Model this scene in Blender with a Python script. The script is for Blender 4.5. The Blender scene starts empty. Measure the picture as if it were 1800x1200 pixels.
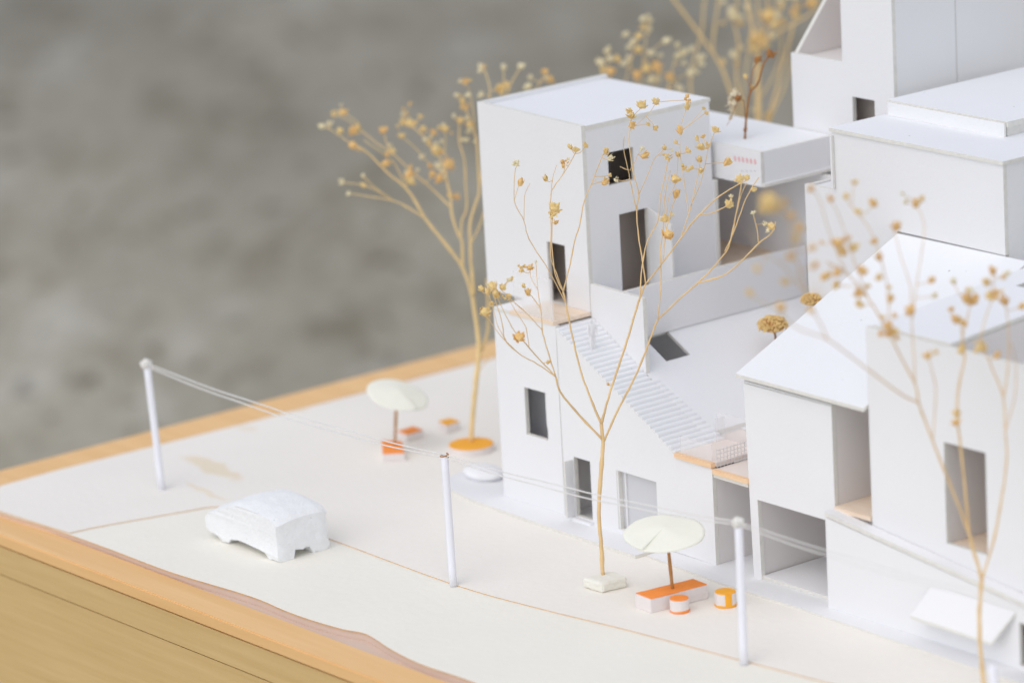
import bpy, bmesh, math, random
from mathutils import Vector, Matrix, noise
from mathutils.geometry import tessellate_polygon

random.seed(7)
S = 0.01                                    # script works in centimetres of the model, scene in metres
scene = bpy.context.scene
col = scene.collection

# ------------------------------------------------------------------ camera
F, PITCH, ROLL, AZ = 7500.0, math.radians(15.2), math.radians(3.2), math.radians(52.0)
CAM = Vector((177.63, -137.60, 70.0))
_f = Vector((0, math.cos(PITCH), -math.sin(PITCH))); _r = Vector((1, 0, 0)); _d = -_r.cross(_f)
_ix = math.cos(ROLL)*_r + math.sin(ROLL)*_d
_iy = -math.sin(ROLL)*_r + math.cos(ROLL)*_d
_rot = Matrix.Rotation(AZ, 3, 'Z')
FW, IX, IY = _rot @ _f, _rot @ _ix, _rot @ _iy
cam = bpy.data.cameras.new('camera'); camo = bpy.data.objects.new('camera', cam); col.objects.link(camo)
cam.sensor_width = 36.0; cam.lens = 36.0*F/1800.0
cam.clip_start = 0.05; cam.clip_end = 200.0
m3 = Matrix((IX, -IY, -FW)).transposed()
camo.matrix_world = Matrix.Translation(CAM*S) @ m3.to_4x4()
cam.dof.use_dof = True
cam.dof.focus_distance = 221.5*S
cam.dof.aperture_fstop = 5.2
cam.dof.aperture_blades = 9
scene.camera = camo

# ------------------------------------------------------------------ world, sun, exposure
SUN_EL, SUN_ROT = math.radians(57), math.radians(172)
w = bpy.data.worlds.new('World'); scene.world = w; w.use_nodes = True
nt = w.node_tree; nt.nodes.clear()
sky = nt.nodes.new('ShaderNodeTexSky'); sky.sky_type = 'NISHITA'; sky.sun_disc = False
sky.sun_elevation = SUN_EL; sky.sun_rotation = SUN_ROT
sky.air_density = 1.0; sky.dust_density = 1.0; sky.ozone_density = 1.0
hs = nt.nodes.new('ShaderNodeHueSaturation'); hs.inputs['Saturation'].default_value = 0.36
bg = nt.nodes.new('ShaderNodeBackground'); bg.inputs['Strength'].default_value = 0.13
wo = nt.nodes.new('ShaderNodeOutputWorld')
nt.links.new(sky.outputs[0], hs.inputs['Color']); nt.links.new(hs.outputs[0], bg.inputs[0]); nt.links.new(bg.outputs[0], wo.inputs[0])
sun = bpy.data.lights.new('sun', 'SUN'); suno = bpy.data.objects.new('sun', sun); col.objects.link(suno)
sun.energy = 0.5; sun.angle = math.radians(70); sun.color = (1.0, 0.92, 0.82)
_sd = Vector((math.sin(SUN_ROT)*math.cos(SUN_EL), math.cos(SUN_ROT)*math.cos(SUN_EL), math.sin(SUN_EL)))
suno.rotation_euler = _sd.to_track_quat('Z', 'Y').to_euler()
suno.location = _sd*3
vs = scene.view_settings
vs.view_transform = 'Standard'; vs.look = 'None'; vs.exposure = 0.56; vs.gamma = 1.0; vs.use_curve_mapping = False

# ------------------------------------------------------------------ placing helpers (survey of the photograph)
def ray(x, y): return FW*F + IX*(x-900) + IY*(y-600)
def at(x, y, D): return CAM + ray(x, y)*(D/F)              # point at view depth D
def G(x, y, z=0.0): v = ray(x, y); return CAM + v*((z-CAM.z)/v.z)
def PY(Y, x, y): v = ray(x, y); return CAM + v*((Y-CAM.y)/v.y)
def depth(p): return (Vector(p)-CAM).dot(FW)
def prj(p):
    q = Vector(p)-CAM; k = q.dot(FW); return (900+F*q.dot(IX)/k, 600+F*q.dot(IY)/k)
def foot(x, D):
    lo, hi = 0.0, 3000.0
    for _ in range(50):
        m = (lo+hi)/2
        if at(x, m, D).z > 0: lo = m
        else: hi = m
    return at(x, lo, D)

# ------------------------------------------------------------------ materials
def lin(c):
    return tuple(((v/255)/12.92 if v/255 <= 0.04045 else ((v/255+0.055)/1.055)**2.4) for v in c)
def material(name, color, rough=0.75, var=0.04, scale=60.0, bump=0.0, bscale=300.0, specks=0.0, spec=0.25, stretch=(1, 1, 1), alpha=1.0, trans=0.0, speckscale=90.0, speckcol=(0.12, 0.11, 0.1)):
    m = bpy.data.materials.new(name); m.use_nodes = True
    n = m.node_tree.nodes; l = m.node_tree.links; b = n['Principled BSDF']
    b.inputs['Roughness'].default_value = rough
    b.inputs['Specular IOR Level'].default_value = spec
    tc = n.new('ShaderNodeTexCoord'); mp = n.new('ShaderNodeMapping'); mp.inputs['Scale'].default_value = stretch
    l.new(tc.outputs['Object'], mp.inputs[0])
    nz = n.new('ShaderNodeTexNoise'); nz.inputs['Scale'].default_value = scale; nz.inputs['Detail'].default_value = 6
    l.new(mp.outputs[0], nz.inputs['Vector'])
    mx = n.new('ShaderNodeMix'); mx.data_type = 'RGBA'
    mx.inputs['A'].default_value = tuple(c*(1-var) for c in color)+(1,)
    mx.inputs['B'].default_value = tuple(min(1, c*(1+var)) for c in color)+(1,)
    l.new(nz.outputs['Fac'], mx.inputs['Factor'])
    out = mx.outputs['Result']
    if specks > 0:
        vo = n.new('ShaderNodeTexVoronoi'); vo.inputs['Scale'].default_value = speckscale
        l.new(mp.outputs[0], vo.inputs['Vector'])
        wn = n.new('ShaderNodeTexNoise'); wn.inputs['Scale'].default_value = speckscale*3
        l.new(mp.outputs[0], wn.inputs['Vector'])
        ad = n.new('ShaderNodeMath'); ad.operation = 'MULTIPLY_ADD'; ad.inputs[1].default_value = 0.05
        l.new(wn.outputs['Fac'], ad.inputs[0]); l.new(vo.outputs['Distance'], ad.inputs[2])
        lt = n.new('ShaderNodeMath'); lt.operation = 'LESS_THAN'; lt.inputs[1].default_value = 0.025+specks*0.06
        l.new(ad.outputs[0], lt.inputs[0])
        sel = n.new('ShaderNodeMath'); sel.operation = 'GREATER_THAN'; sel.inputs[1].default_value = 0.55
        sp = n.new('ShaderNodeSeparateColor'); l.new(vo.outputs['Color'], sp.inputs[0]); l.new(sp.outputs[0], sel.inputs[0])
        mu = n.new('ShaderNodeMath'); mu.operation = 'MULTIPLY'; l.new(lt.outputs[0], mu.inputs[0]); l.new(sel.outputs[0], mu.inputs[1])
        mu2 = n.new('ShaderNodeMath'); mu2.operation = 'MULTIPLY'; mu2.inputs[1].default_value = 0.55; l.new(mu.outputs[0], mu2.inputs[0])
        mk = n.new('ShaderNodeMix'); mk.data_type = 'RGBA'
        l.new(mu2.outputs[0], mk.inputs['Factor']); l.new(out, mk.inputs['A']); mk.inputs['B'].default_value = speckcol+(1,)
        out = mk.outputs['Result']
    l.new(out, b.inputs['Base Color'])
    if bump > 0:
        n2 = n.new('ShaderNodeTexNoise'); n2.inputs['Scale'].default_value = bscale; n2.inputs['Detail'].default_value = 5
        l.new(mp.outputs[0], n2.inputs['Vector'])
        bp = n.new('ShaderNodeBump'); bp.inputs['Strength'].default_value = bump; bp.inputs['Distance'].default_value = 0.0006
        l.new(n2.outputs['Fac'], bp.inputs['Height']); l.new(bp.outputs[0], b.inputs['Normal'])
    if alpha < 1: b.inputs['Alpha'].default_value = alpha
    if trans > 0: b.inputs['Transmission Weight'].default_value = trans
    return m

def wood(name, c1, c2, axis_scale=(1, 14, 14), scale=22, rough=0.55, bump=0.15):
    m = bpy.data.materials.new(name); m.use_nodes = True
    n = m.node_tree.nodes; l = m.node_tree.links; b = n['Principled BSDF']; b.inputs['Roughness'].default_value = rough
    b.inputs['Specular IOR Level'].default_value = 0.3
    tc = n.new('ShaderNodeTexCoord'); mp = n.new('ShaderNodeMapping'); mp.inputs['Scale'].default_value = axis_scale
    l.new(tc.outputs['Object'], mp.inputs[0])
    nz = n.new('ShaderNodeTexNoise'); nz.inputs['Scale'].default_value = scale; nz.inputs['Detail'].default_value = 9; nz.inputs['Roughness'].default_value = 0.65
    l.new(mp.outputs[0], nz.inputs['Vector'])
    cr = n.new('ShaderNodeValToRGB'); cr.color_ramp.elements[0].position = 0.32; cr.color_ramp.elements[1].position = 0.68
    cr.color_ramp.elements[0].color = c1+(1,); cr.color_ramp.elements[1].color = c2+(1,)
    l.new(nz.outputs['Fac'], cr.inputs[0]); l.new(cr.outputs[0], b.inputs['Base Color'])
    bp = n.new('ShaderNodeBump'); bp.inputs['Strength'].default_value = bump; bp.inputs['Distance'].default_value = 0.0005
    l.new(nz.outputs['Fac'], bp.inputs['Height']); l.new(bp.outputs[0], b.inputs['Normal'])
    return m

M = {}
M['card'] = material('white_card', (0.83, 0.825, 0.835), 0.75, 0.04, 9, 0.25, 420)
M['card_dusty'] = material('dusty_white_card', (0.845, 0.85, 0.87), 0.75, 0.04, 12, 0.25, 420, specks=0.9, speckscale=100)
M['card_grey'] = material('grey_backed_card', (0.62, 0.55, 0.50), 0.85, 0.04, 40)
M['card_inner'] = material('greyed_inner_card', (0.76, 0.72, 0.70), 0.8, 0.03, 30)  # brownish recess card; its darker tone also stands in for shade
M['card_hole_shade'] = material('hole_shade_board', (0.075, 0.058, 0.048), 1.0, 0.06, 40, spec=0.02)  # shade below the skylight put into a very dark brown
M['card_walk'] = material('scuffed_white_card', (0.81, 0.81, 0.82), 0.8, 0.06, 14, 0.3, 300, specks=0.5, speckscale=80)
M['card_edge'] = material('cut_card_edge', (0.76, 0.74, 0.69), 0.9, 0.12, 300)
M['paper'] = None
M['foam'] = material('white_foam', (0.87, 0.875, 0.88), 0.95, 0.06, 250, 1.0, 700, specks=1.7, speckscale=240, speckcol=(0.5, 0.53, 0.55))
M['foam_cream'] = material('cream_foam', (0.82, 0.80, 0.72), 0.9, 0.03, 200, 0.4, 700)
M['foam_pink'] = material('pinkish_foam', (0.80, 0.74, 0.72), 0.9, 0.03, 200, 0.4, 700)
M['plastic'] = material('white_plastic_rod', (0.84, 0.835, 0.885), 0.4, 0.02, 60, spec=0.4)
M['glue'] = material('dried_glue', (0.80, 0.77, 0.72), 0.45, 0.05, 120, spec=0.4)
M['string'] = material('white_cotton_string', (0.80, 0.78, 0.76), 0.9, 0.1, 900, 0.5, 2500)
M['parasol'] = material('ivory_petal', (0.92, 0.91, 0.80), 0.7, 0.04, 90, 0.2, 500)
M['toothpick'] = wood('toothpick_wood', (0.40, 0.19, 0.06), (0.56, 0.30, 0.11), (1, 1, .2), 160)
M['orange'] = material('orange_felt_tip', (0.98, 0.30, 0.06), 0.8, 0.12, 180, specks=0.2, speckscale=300, speckcol=(0.5, 0.1, 0.02))
M['amber'] = material('amber_felt_tip', (0.97, 0.43, 0.045), 0.8, 0.12, 180, specks=0.2, speckscale=300, speckcol=(0.4, 0.12, 0.02))
M['balsa'] = wood('balsa_wood', (0.82, 0.63, 0.47), (0.90, 0.76, 0.62), (1, 10, 10), 40)
M['edge_wood'] = wood('thin_wood_strip', (0.86, 0.55, 0.32), (0.92, 0.68, 0.45), (1, 8, 8), 60)
M['floor_washed'] = material('glare_washed_floor', (0.84, 0.74, 0.68), 0.7, 0.06, 60)  # pinkish floor colour with the pale wash of acrylic glare painted in
M['rim'] = wood('pine_rim', (0.80, 0.48, 0.20), (0.88, 0.565, 0.265), (0.6, 12, 12), 9, 0.55, 0.03)
M['side'] = wood('pine_panel', (0.62, 0.42, 0.175), (0.71, 0.50, 0.23), (0.6, 10, 16), 14)
M['burn'] = material('scorched_paper_edge', (0.66, 0.43, 0.22), 0.9, 0.25, 120)
M['mat'] = material('brown_board', (0.70, 0.55, 0.46), 0.9, 0.06, 60)
M['stem'] = material('dry_stem', (0.80, 0.55, 0.28), 0.8, 0.3, 90)
M['stem_pale'] = material('pale_dry_stem', (0.80, 0.59, 0.29), 0.8, 0.2, 90)
M['stem_brown'] = material('brown_dry_stem', (0.34, 0.15, 0.045), 0.8, 0.2, 90)
M['bud_gold'] = material('golden_bud', (0.94, 0.645, 0.29), 0.8, 0.22, 240, 0.6, 900)
M['bud_orange'] = material('orange_bud', (0.94, 0.575, 0.24), 0.8, 0.22, 240, 0.6, 900)
M['bud_cream'] = material('cream_bud', (0.91, 0.78, 0.52), 0.85, 0.18, 240, 0.6, 900)
M['bud_brown'] = material('brown_bud', (0.45, 0.21, 0.07), 0.85, 0.3, 240, 0.6, 900)
M['fluff'] = material('pale_fluff', (0.78, 0.68, 0.50), 0.9, 0.15, 200, 0.6, 900)
M['acrylic'] = material('clear_acrylic', (0.9, 0.88, 0.88), 0.25, 0.01, 10, spec=0.5, alpha=0.2)
M['acrylic2'] = material('scuffed_acrylic', (0.92, 0.9, 0.9), 0.3, 0.01, 10, spec=0.5, alpha=0.34)
M['tracing'] = material('tracing_film', (0.62, 0.62, 0.64), 0.5, 0.01, 10)
M['pink'] = material('pink_print', (0.84, 0.47, 0.48), 0.8, 0.2, 400)
M['greyink'] = material('grey_print', (0.5, 0.5, 0.53), 0.8, 0.2, 400)
M['dark'] = material('dark_gap', (0.05, 0.045, 0.04), 0.9)

# paper with glue stains and fine marks
def paper_material(name, base, stains):
    m = material(name, base, 0.9, 0.05, 11, 0.6, 200, specks=0.2, speckscale=42, speckcol=(0.3, 0.28, 0.25))
    n = m.node_tree.nodes; l = m.node_tree.links; b = n['Principled BSDF']
    prev = b.inputs['Base Color'].links[0].from_socket
    tc = n.new('ShaderNodeTexCoord')
    nz = n.new('ShaderNodeTexNoise'); nz.inputs['Scale'].default_value = 55; nz.inputs['Detail'].default_value = 4
    l.new(tc.outputs['Object'], nz.inputs['Vector'])
    off = n.new('ShaderNodeVectorMath'); off.operation = 'MULTIPLY_ADD'
    off.inputs[1].default_value = (0.016, 0.016, 0); l.new(nz.outputs['Color'], off.inputs[0]); l.new(tc.outputs['Object'], off.inputs[2])
    for (cx, cy, rx, ry, a, c, k) in stains:
        mp = n.new('ShaderNodeMapping'); mp.vector_type = 'TEXTURE'
        mp.inputs['Location'].default_value = (cx*S+.008, cy*S+.008, 0); mp.inputs['Rotation'].default_value = (0, 0, a); mp.inputs['Scale'].default_value = (rx*S, ry*S, 1)
        l.new(off.outputs[0], mp.inputs[0])
        ln = n.new('ShaderNodeVectorMath'); ln.operation = 'LENGTH'; l.new(mp.outputs[0], ln.inputs[0])
        mr = n.new('ShaderNodeMapRange'); mr.inputs['From Min'].default_value = 1.15; mr.inputs['From Max'].default_value = 0.8
        mr.inputs['To Min'].default_value = 0; mr.inputs['To Max'].default_value = k
        l.new(ln.outputs['Value'], mr.inputs['Value'])
        mx = n.new('ShaderNodeMix'); mx.data_type = 'RGBA'; mx.inputs['B'].default_value = c+(1,)
        l.new(mr.outputs[0], mx.inputs['Factor']); l.new(prev, mx.inputs['A']); prev = mx.outputs['Result']
    l.new(prev, b.inputs['Base Color'])
    return m
TAN = (0.80, 0.66, 0.44); OLIVE = (0.70, 0.65, 0.50)
M['paper'] = paper_material('cream_paper', (0.87, 0.83, 0.77), [
    (-17.4, -7.45, 3.2, .75, -.12, TAN, .6), (-24.0, 2.6, 1.6, .5, .3, TAN, .35), (-22.2, -1.2, .9, .35, .3, TAN, .35),
    (-13.8, -10.4, 2.2, .25, -.05, TAN, .45)])
M['paper_road'] = paper_material('cream_road_paper', (0.88, 0.848, 0.765), [
    (-15.6, -17.3, 1.6, .22, .25, OLIVE, .4), (-15.0, -16.2, .9, .14, .5, OLIVE, .35), (-15.5, -12.6, 1.6, .35, .2, TAN, .4),
    (-13.2, -15.6, .15, 2.3, .05, TAN, .3), (-12.6, -13.4, .8, .12, .2, OLIVE, .35)])
for k in ('rim', 'side'): pass

# ------------------------------------------------------------------ object helpers
def tag(o, label=None, cat=None, group=None, kind=None):
    if label: o['label'] = label
    if cat: o['category'] = cat
    if group: o['group'] = group
    if kind: o['kind'] = kind
    return o
def thing(name, loc, label, cat, group=None):
    o = bpy.data.objects.new(name, None); col.objects.link(o)
    o.location = Vector(loc)*S; o.empty_display_size = 0.01
    return tag(o, label, cat, group)
def origin(p):
    return p.location/S if p is not None else Vector((0, 0, 0))
def mesh_obj(name, verts, faces, mat, parent=None, smooth=False, loc=None):
    """verts in model cm; if no parent, origin is loc"""
    if parent is not None:
        o0 = Vector((0, 0, 0)); q = parent
        while q is not None: o0 += q.location/S; q = q.parent
    else: o0 = Vector(loc) if loc is not None else Vector((0, 0, 0))
    me = bpy.data.meshes.new(name)
    me.from_pydata([tuple((Vector(v)-o0)*S) for v in verts], [], faces)
    mats = mat if isinstance(mat, (list, tuple)) else [mat]
    for m in mats: me.materials.append(m)
    if smooth: me.polygons.foreach_set('use_smooth', [True]*len(me.polygons))
    me.update()
    o = bpy.data.objects.new(name, me); col.objects.link(o)
    if parent is not None: o.parent = parent
    else: o.location = o0*S
    return o
def fix(o):
    bm = bmesh.new(); bm.from_mesh(o.data); bmesh.ops.recalc_face_normals(bm, faces=bm.faces); bm.to_mesh(o.data); bm.free(); return o

def panel(name, parent, axis, lo, hi, outline, mat, holes=(), jitter=0.018):
    """a board: outline polygon (2D), between lo and hi along axis"""
    def P3(u, v, k):
        return {'x': (k, u, v), 'y': (u, k, v), 'z': (u, v, k)}[axis]
    loops = [list(outline)] + [list(h) for h in holes]
    if jitter: loops[0] = [(u+random.uniform(-jitter, jitter), v+random.uniform(-jitter, jitter)) for u, v in loops[0]]
    flat = [p for L in loops for p in L]
    tris = tessellate_polygon([[Vector((u, v, 0)) for u, v in L] for L in loops])
    n = len(flat)
    verts = [P3(u, v, lo) for u, v in flat] + [P3(u, v, hi) for u, v in flat]
    faces = [tuple(t) for t in tris] + [tuple(n+i for i in reversed(t)) for t in tris]
    k = 0
    for L in loops:
        c = len(L)
        for i in range(c):
            a, b = k+i, k+(i+1) % c
            faces.append((a, b, n+b, n+a))
        k += c
    edged = mat in (M['card'], M['card_dusty'], M['card_inner'], M['card_walk'])
    o = mesh_obj(name, verts, faces, [mat, M['card_edge']] if edged else mat, parent)
    if edged:
        nt_ = 2*len(tris)
        for i, p in enumerate(o.data.polygons): p.material_index = 1 if i >= nt_ else 0
    return fix(o)
def rect(u0, u1, v0, v1): return [(u0, v0), (u1, v0), (u1, v1), (u0, v1)]
def box(name, parent, x0, x1, y0, y1, z0, z1, mat, loc=None):
    v = [(x, y, z) for z in (z0, z1) for y in (y0, y1) for x in (x0, x1)]
    f = [(0, 2, 3, 1), (4, 5, 7, 6), (0, 1, 5, 4), (2, 6, 7, 3), (0, 4, 6, 2), (1, 3, 7, 5)]
    return mesh_obj(name, v, f, mat, parent, loc=loc)
def rough_block(name, parent, base, top, mat, disp=0.03, cuts=5, bevel=0.06, seed=0, topmat=None):
    """a hand-cut foam block from a bottom and a top outline (lists of 3D points)"""
    bm = bmesh.new(); n = len(base)
    vb = [bm.verts.new(p) for p in base]; vt = [bm.verts.new(p) for p in top]
    bm.faces.new(vb[::-1]); ft = bm.faces.new(vt)
    if topmat is not None: ft.material_index = 1
    for i in range(n): bm.faces.new((vb[i], vb[(i+1) % n], vt[(i+1) % n], vt[i]))
    if bevel > 0: bmesh.ops.bevel(bm, geom=list(bm.edges), offset=bevel, segments=2, profile=0.5, affect='EDGES', material=0)
    if cuts: bmesh.ops.subdivide_edges(bm, edges=[e for e in bm.edges if e.calc_length() > 0.25], cuts=cuts, use_grid_fill=True)
    bm.normal_update()
    for v in bm.verts:
        v.co += v.normal*disp*(noise.noise(v.co*3.1+Vector((seed, 0, 0)))+0.6*noise.noise(v.co*9.0+Vector((0, seed, 0))))
    bmesh.ops.recalc_face_normals(bm, faces=bm.faces)
    bm.verts.index_update()
    vs_ = [v.co.copy() for v in bm.verts]; fs = [[v.index for v in f.verts] for f in bm.faces]; mi = [f.material_index for f in bm.faces]
    bm.free()
    o = mesh_obj(name, vs_, fs, [mat]+([topmat] if topmat else []), parent, smooth=False)
    o.data.polygons.foreach_set('material_index', mi)
    return o
def smooth_line(pts, sub=5):
    if len(pts) < 3: return [p.copy() for p in pts]
    out = []
    for i in range(len(pts)-1):
        p0 = pts[max(i-1, 0)]; p1 = pts[i]; p2 = pts[i+1]; p3 = pts[min(i+2, len(pts)-1)]
        for k in range(sub):
            t = k/sub
            out.append(0.5*((2*p1)+(p2-p0)*t+(2*p0-5*p1+4*p2-p3)*t*t+(-p0+3*p1-3*p2+p3)*t**3))
    out.append(pts[-1].copy()); return out
def tube(name, parent, pts, r0, r1, mat, sides=6, sub=5, wob=0.0, loc=None, knots=0.0):
    L = smooth_line([Vector(p) for p in pts], sub)
    if wob:
        L = [p+Vector((random.uniform(-wob, wob), random.uniform(-wob, wob), random.uniform(-wob, wob))) if 0 < i < len(L)-1 else p for i, p in enumerate(L)]
    verts = []; faces = []; n = len(L)
    up = Vector((0.3, 0.5, 0.8)).normalized()
    for i, p in enumerate(L):
        t = (L[min(i+1, n-1)]-L[max(i-1, 0)]).normalized()
        a = t.cross(up); a = a.normalized() if a.length > 1e-4 else Vector((1, 0, 0)); b = t.cross(a).normalized()
        r = r0+(r1-r0)*i/(n-1)
        if knots: r *= 1+knots*max(0, noise.noise(p*1.9))*1.6
        for k in range(sides):
            an = 2*math.pi*k/sides; verts.append(p+(a*math.cos(an)+b*math.sin(an))*r)
    for i in range(n-1):
        for k in range(sides):
            faces.append((i*sides+k, i*sides+(k+1) % sides, (i+1)*sides+(k+1) % sides, (i+1)*sides+k))
    faces.append(tuple(range(sides))[::-1]); faces.append(tuple(range((n-1)*sides, n*sides)))
    o = mesh_obj(name, verts, faces, mat, parent, smooth=True, loc=loc); return fix(o)

# ------------------------------------------------------------------ setting: yard, wooden base, paper ground
def yard_material():
    m = bpy.data.materials.new('worn_concrete'); m.use_nodes = True
    n = m.node_tree.nodes; l = m.node_tree.links; b = n['Principled BSDF']; b.inputs['Roughness'].default_value = 0.9
    tc = n.new('ShaderNodeTexCoord')
    gr = n.new('ShaderNodeMapping'); gr.inputs['Rotation'].default_value = (0, 0, -AZ); l.new(tc.outputs['Object'], gr.inputs[0])
    gm = n.new('ShaderNodeMapping'); gm.inputs['Scale'].default_value = (1, .36, 1); l.new(gr.outputs[0], gm.inputs[0])   # noise stretched along the view depth so blotches look rounder
    def nz(scale, detail, rough=0.6):
        q = n.new('ShaderNodeTexNoise'); q.inputs['Scale'].default_value = scale; q.inputs['Detail'].default_value = detail; q.inputs['Roughness'].default_value = rough
        l.new(gm.outputs[0], q.inputs['Vector']); return q
    def ramp(src, p0, p1, c0, c1):
        r = n.new('ShaderNodeValToRGB'); r.color_ramp.elements[0].position = p0; r.color_ramp.elements[1].position = p1
        r.color_ramp.elements[0].color = c0+(1,); r.color_ramp.elements[1].color = c1+(1,); l.new(src, r.inputs[0]); return r
    base = ramp(nz(1.3, 5).outputs['Fac'], .35, .68, (0.305, 0.28, 0.22), (0.445, 0.41, 0.33))
    blot = ramp(nz(13, 5, 0.6).outputs['Fac'], .34, .50, (0.66, 0.63, 0.57), (1, 1, 1))
    stone = ramp(nz(30, 3, 0.55).outputs['Fac'], .30, .40, (0.40, 0.37, 0.32), (1, 1, 1))
    pale = ramp(nz(8, 3).outputs['Fac'], .57, .74, (0, 0, 0), (0.13, 0.13, 0.135))
    grit = ramp(nz(70, 6).outputs['Fac'], .3, .7, (0.85, 0.85, 0.85), (1.12, 1.12, 1.12))
    # ground turns darker with distance along the view direction, with a noisy edge
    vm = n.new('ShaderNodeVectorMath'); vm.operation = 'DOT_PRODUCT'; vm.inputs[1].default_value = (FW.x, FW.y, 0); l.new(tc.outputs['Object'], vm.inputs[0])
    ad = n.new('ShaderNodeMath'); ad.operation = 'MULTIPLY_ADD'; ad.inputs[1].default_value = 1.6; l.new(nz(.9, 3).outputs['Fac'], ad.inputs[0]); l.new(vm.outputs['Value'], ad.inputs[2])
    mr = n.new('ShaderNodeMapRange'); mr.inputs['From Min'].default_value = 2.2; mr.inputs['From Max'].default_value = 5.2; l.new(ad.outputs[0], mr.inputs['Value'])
    far_tone = ramp(mr.outputs[0], 0, 1, (1, 1, 1), (0.56, 0.56, 0.57))
    def mul(a, c, t='MULTIPLY'):
        x = n.new('ShaderNodeMix'); x.data_type = 'RGBA'; x.blend_type = t; x.inputs['Factor'].default_value = 1
        l.new(a, x.inputs['A']); l.new(c, x.inputs['B']); return x.outputs['Result']
    o = mul(mul(base.outputs[0], blot.outputs[0]), grit.outputs[0]); o = mul(o, stone.outputs[0]); o = mul(o, pale.outputs[0], 'ADD'); o = mul(o, far_tone.outputs[0])
    l.new(o, b.inputs['Base Color'])
    bp = n.new('ShaderNodeBump'); bp.inputs['Distance'].default_value = 0.004; bp.inputs['Strength'].default_value = 0.6
    l.new(nz(40, 6).outputs['Fac'], bp.inputs['Height']); l.new(bp.outputs[0], b.inputs['Normal'])
    return m
GZ = -34.0
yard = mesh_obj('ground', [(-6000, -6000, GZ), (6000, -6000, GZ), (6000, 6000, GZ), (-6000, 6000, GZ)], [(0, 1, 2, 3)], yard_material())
tag(yard, kind='structure')

BX0, BX1, BY0, BY1 = -27.4, 62.0, -22.1, 40.0
base = thing('wooden_base', (BX0, BY0, GZ), 'honey coloured pine box with a raised rim carrying the whole white model', 'base')
zj = -2.75
# side boards (front and right are two courses each with a joint), then the rim strips
for nm, (x0, x1, y0, y1) in {'front': (BX0, BX1, BY0, BY0+1.8), 'back': (BX0, BX1, BY1-1.8, BY1)}.items():
    box('board', base, x0, x1, y0, y1, zj+.07, -1.05, M['side']); box('board', base, x0+.02, x1-.02, y0+.03, y1-.03, -16, zj, M['side']); box('board', base, x0, x1, y0, y1, GZ, -16.05, M['side'])
for nm, (x0, x1) in {'left': (BX0+.01, BX0+1.8), 'right': (BX1-1.8, BX1-.01)}.items():
    box('board', base, x0, x1, BY0+1.82, BY1-1.82, zj+.07, -1.06, M['side']); box('board', base, x0, x1, BY0+1.82, BY1-1.82, GZ, zj, M['side'])
def strip(x0, x1, y0, y1):
    bm = bmesh.new(); bmesh.ops.create_cube(bm, size=1)
    for v in bm.verts: v.co = Vector(((x0+x1)/2+v.co.x*(x1-x0), (y0+y1)/2+v.co.y*(y1-y0), -.66+v.co.z*.68))
    bmesh.ops.bevel(bm, geom=list(bm.edges), offset=.07, segments=2, affect='EDGES'); bm.verts.index_update()
    vv = [v.co.copy() for v in bm.verts]; ff = [[v.index for v in f.verts] for f in bm.faces]; bm.free()
    mesh_obj('rim_strip', vv, ff, M['rim'], base)
strip(BX0-.02, BX1, BY0-.02, BY0+2.2); strip(BX0-.02, BX0+3.2, BY0+2.22, BY1); strip(BX1-2.2, BX1, BY0+2.22, BY1); strip(BX0+3.22, BX1-2.22, BY1-2.2, BY1)
box('inner_board', base, BX0+3.0, BX1-2.1, BY0+2.0, BY1-2.1, -1.3, -.505, M['mat'])

# road sheet with a wavy hand-cut front edge, and plaza sheet with a scorched laser-cut edge
front_px = [(-22.0, -20.3), (-19.5, -20.35), (-14.4, -19.98), (-9.0, -19.85), (-3.5, -19.85), (2.9, -19.3), (6, -19.42), (8.2, -19.4), (10.7, -19.15), (12.1, -18.78), (13.4, -18.95), (15.2, -19.35), (18.0, -19.65), (21.8, -19.5), (27, -19.8), (34, -19.6), (42, -19.9), (50, -19.7), (58.8, -19.8)]
fl = smooth_line([Vector((x, y, 0)) for x, y in front_px], 4)
# the plaza sheet: its cut edge runs along the kerb line of the road
kerb_px = [(-13.3, -19.82), (-13.15, -18.5), (-12.6, -16.3), (-11.75, -13.3), (-11.2, -11.7), (-9.6, -11.0), (-7, -10.85), (-1.0, -10.8), (9.7, -11.0), (16, -10.4), (21.6, -9.55), (28, -8.8), (34.2, -8.05), (42, -7.2), (52, -6.8), (60, -6.6)]
kl = smooth_line([Vector((x, y, 0)) for x, y in kerb_px], 5)
def sheet(name, outline, z0, z1, mats, edge_mat=None):
    tri = tessellate_polygon([[Vector((x, y, 0)) for x, y in outline]]); n = len(outline)
    v = [(x, y, z1) for x, y in outline]+[(x, y, z0) for x, y in outline]
    f = [tuple(t) for t in tri]+[tuple(n+i for i in t) for t in tri]+[(i, (i+1) % n, n+(i+1) % n, n+i) for i in range(n)]
    o = mesh_obj(name, v, f, mats); 
    if len(mats) > 1:
        for p in o.data.polygons: p.material_index = 1 if len(p.vertices) == 4 else 0
    return fix(o)
back_edge = [(59.5, 37.0), (-23.2, 37.0), (-23.2, 17.5), (-23.25, 8), (-23.4, -1.0), (-23.9, -9.9), (-24.1, -13.6), (-24.0, -17.6), (-23.4, -20.2)]
road = sheet('road', [(p.x, p.y) for p in fl]+[(59.5, -6)]+[(x, y) for x, y in back_edge if y < 20 or x > 0][1:1]+[(59.5, 0), (-23.0, 0), (-23.6, -9.9), (-23.9, -13.6), (-23.8, -17.6), (-23.0, -20.2)], -.12, -.055, [M['paper_road'], M['burn']])
tag(road, kind='structure')
bd = sheet('board_edge', [(p.x, p.y+.06) for p in fl]+[(59.3, 0), (-22.9, 0), (-23.5, -9.9), (-23.8, -13.6), (-23.7, -17.6), (-22.9, -20.1)], -.50, -.125, [M['mat']])
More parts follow.
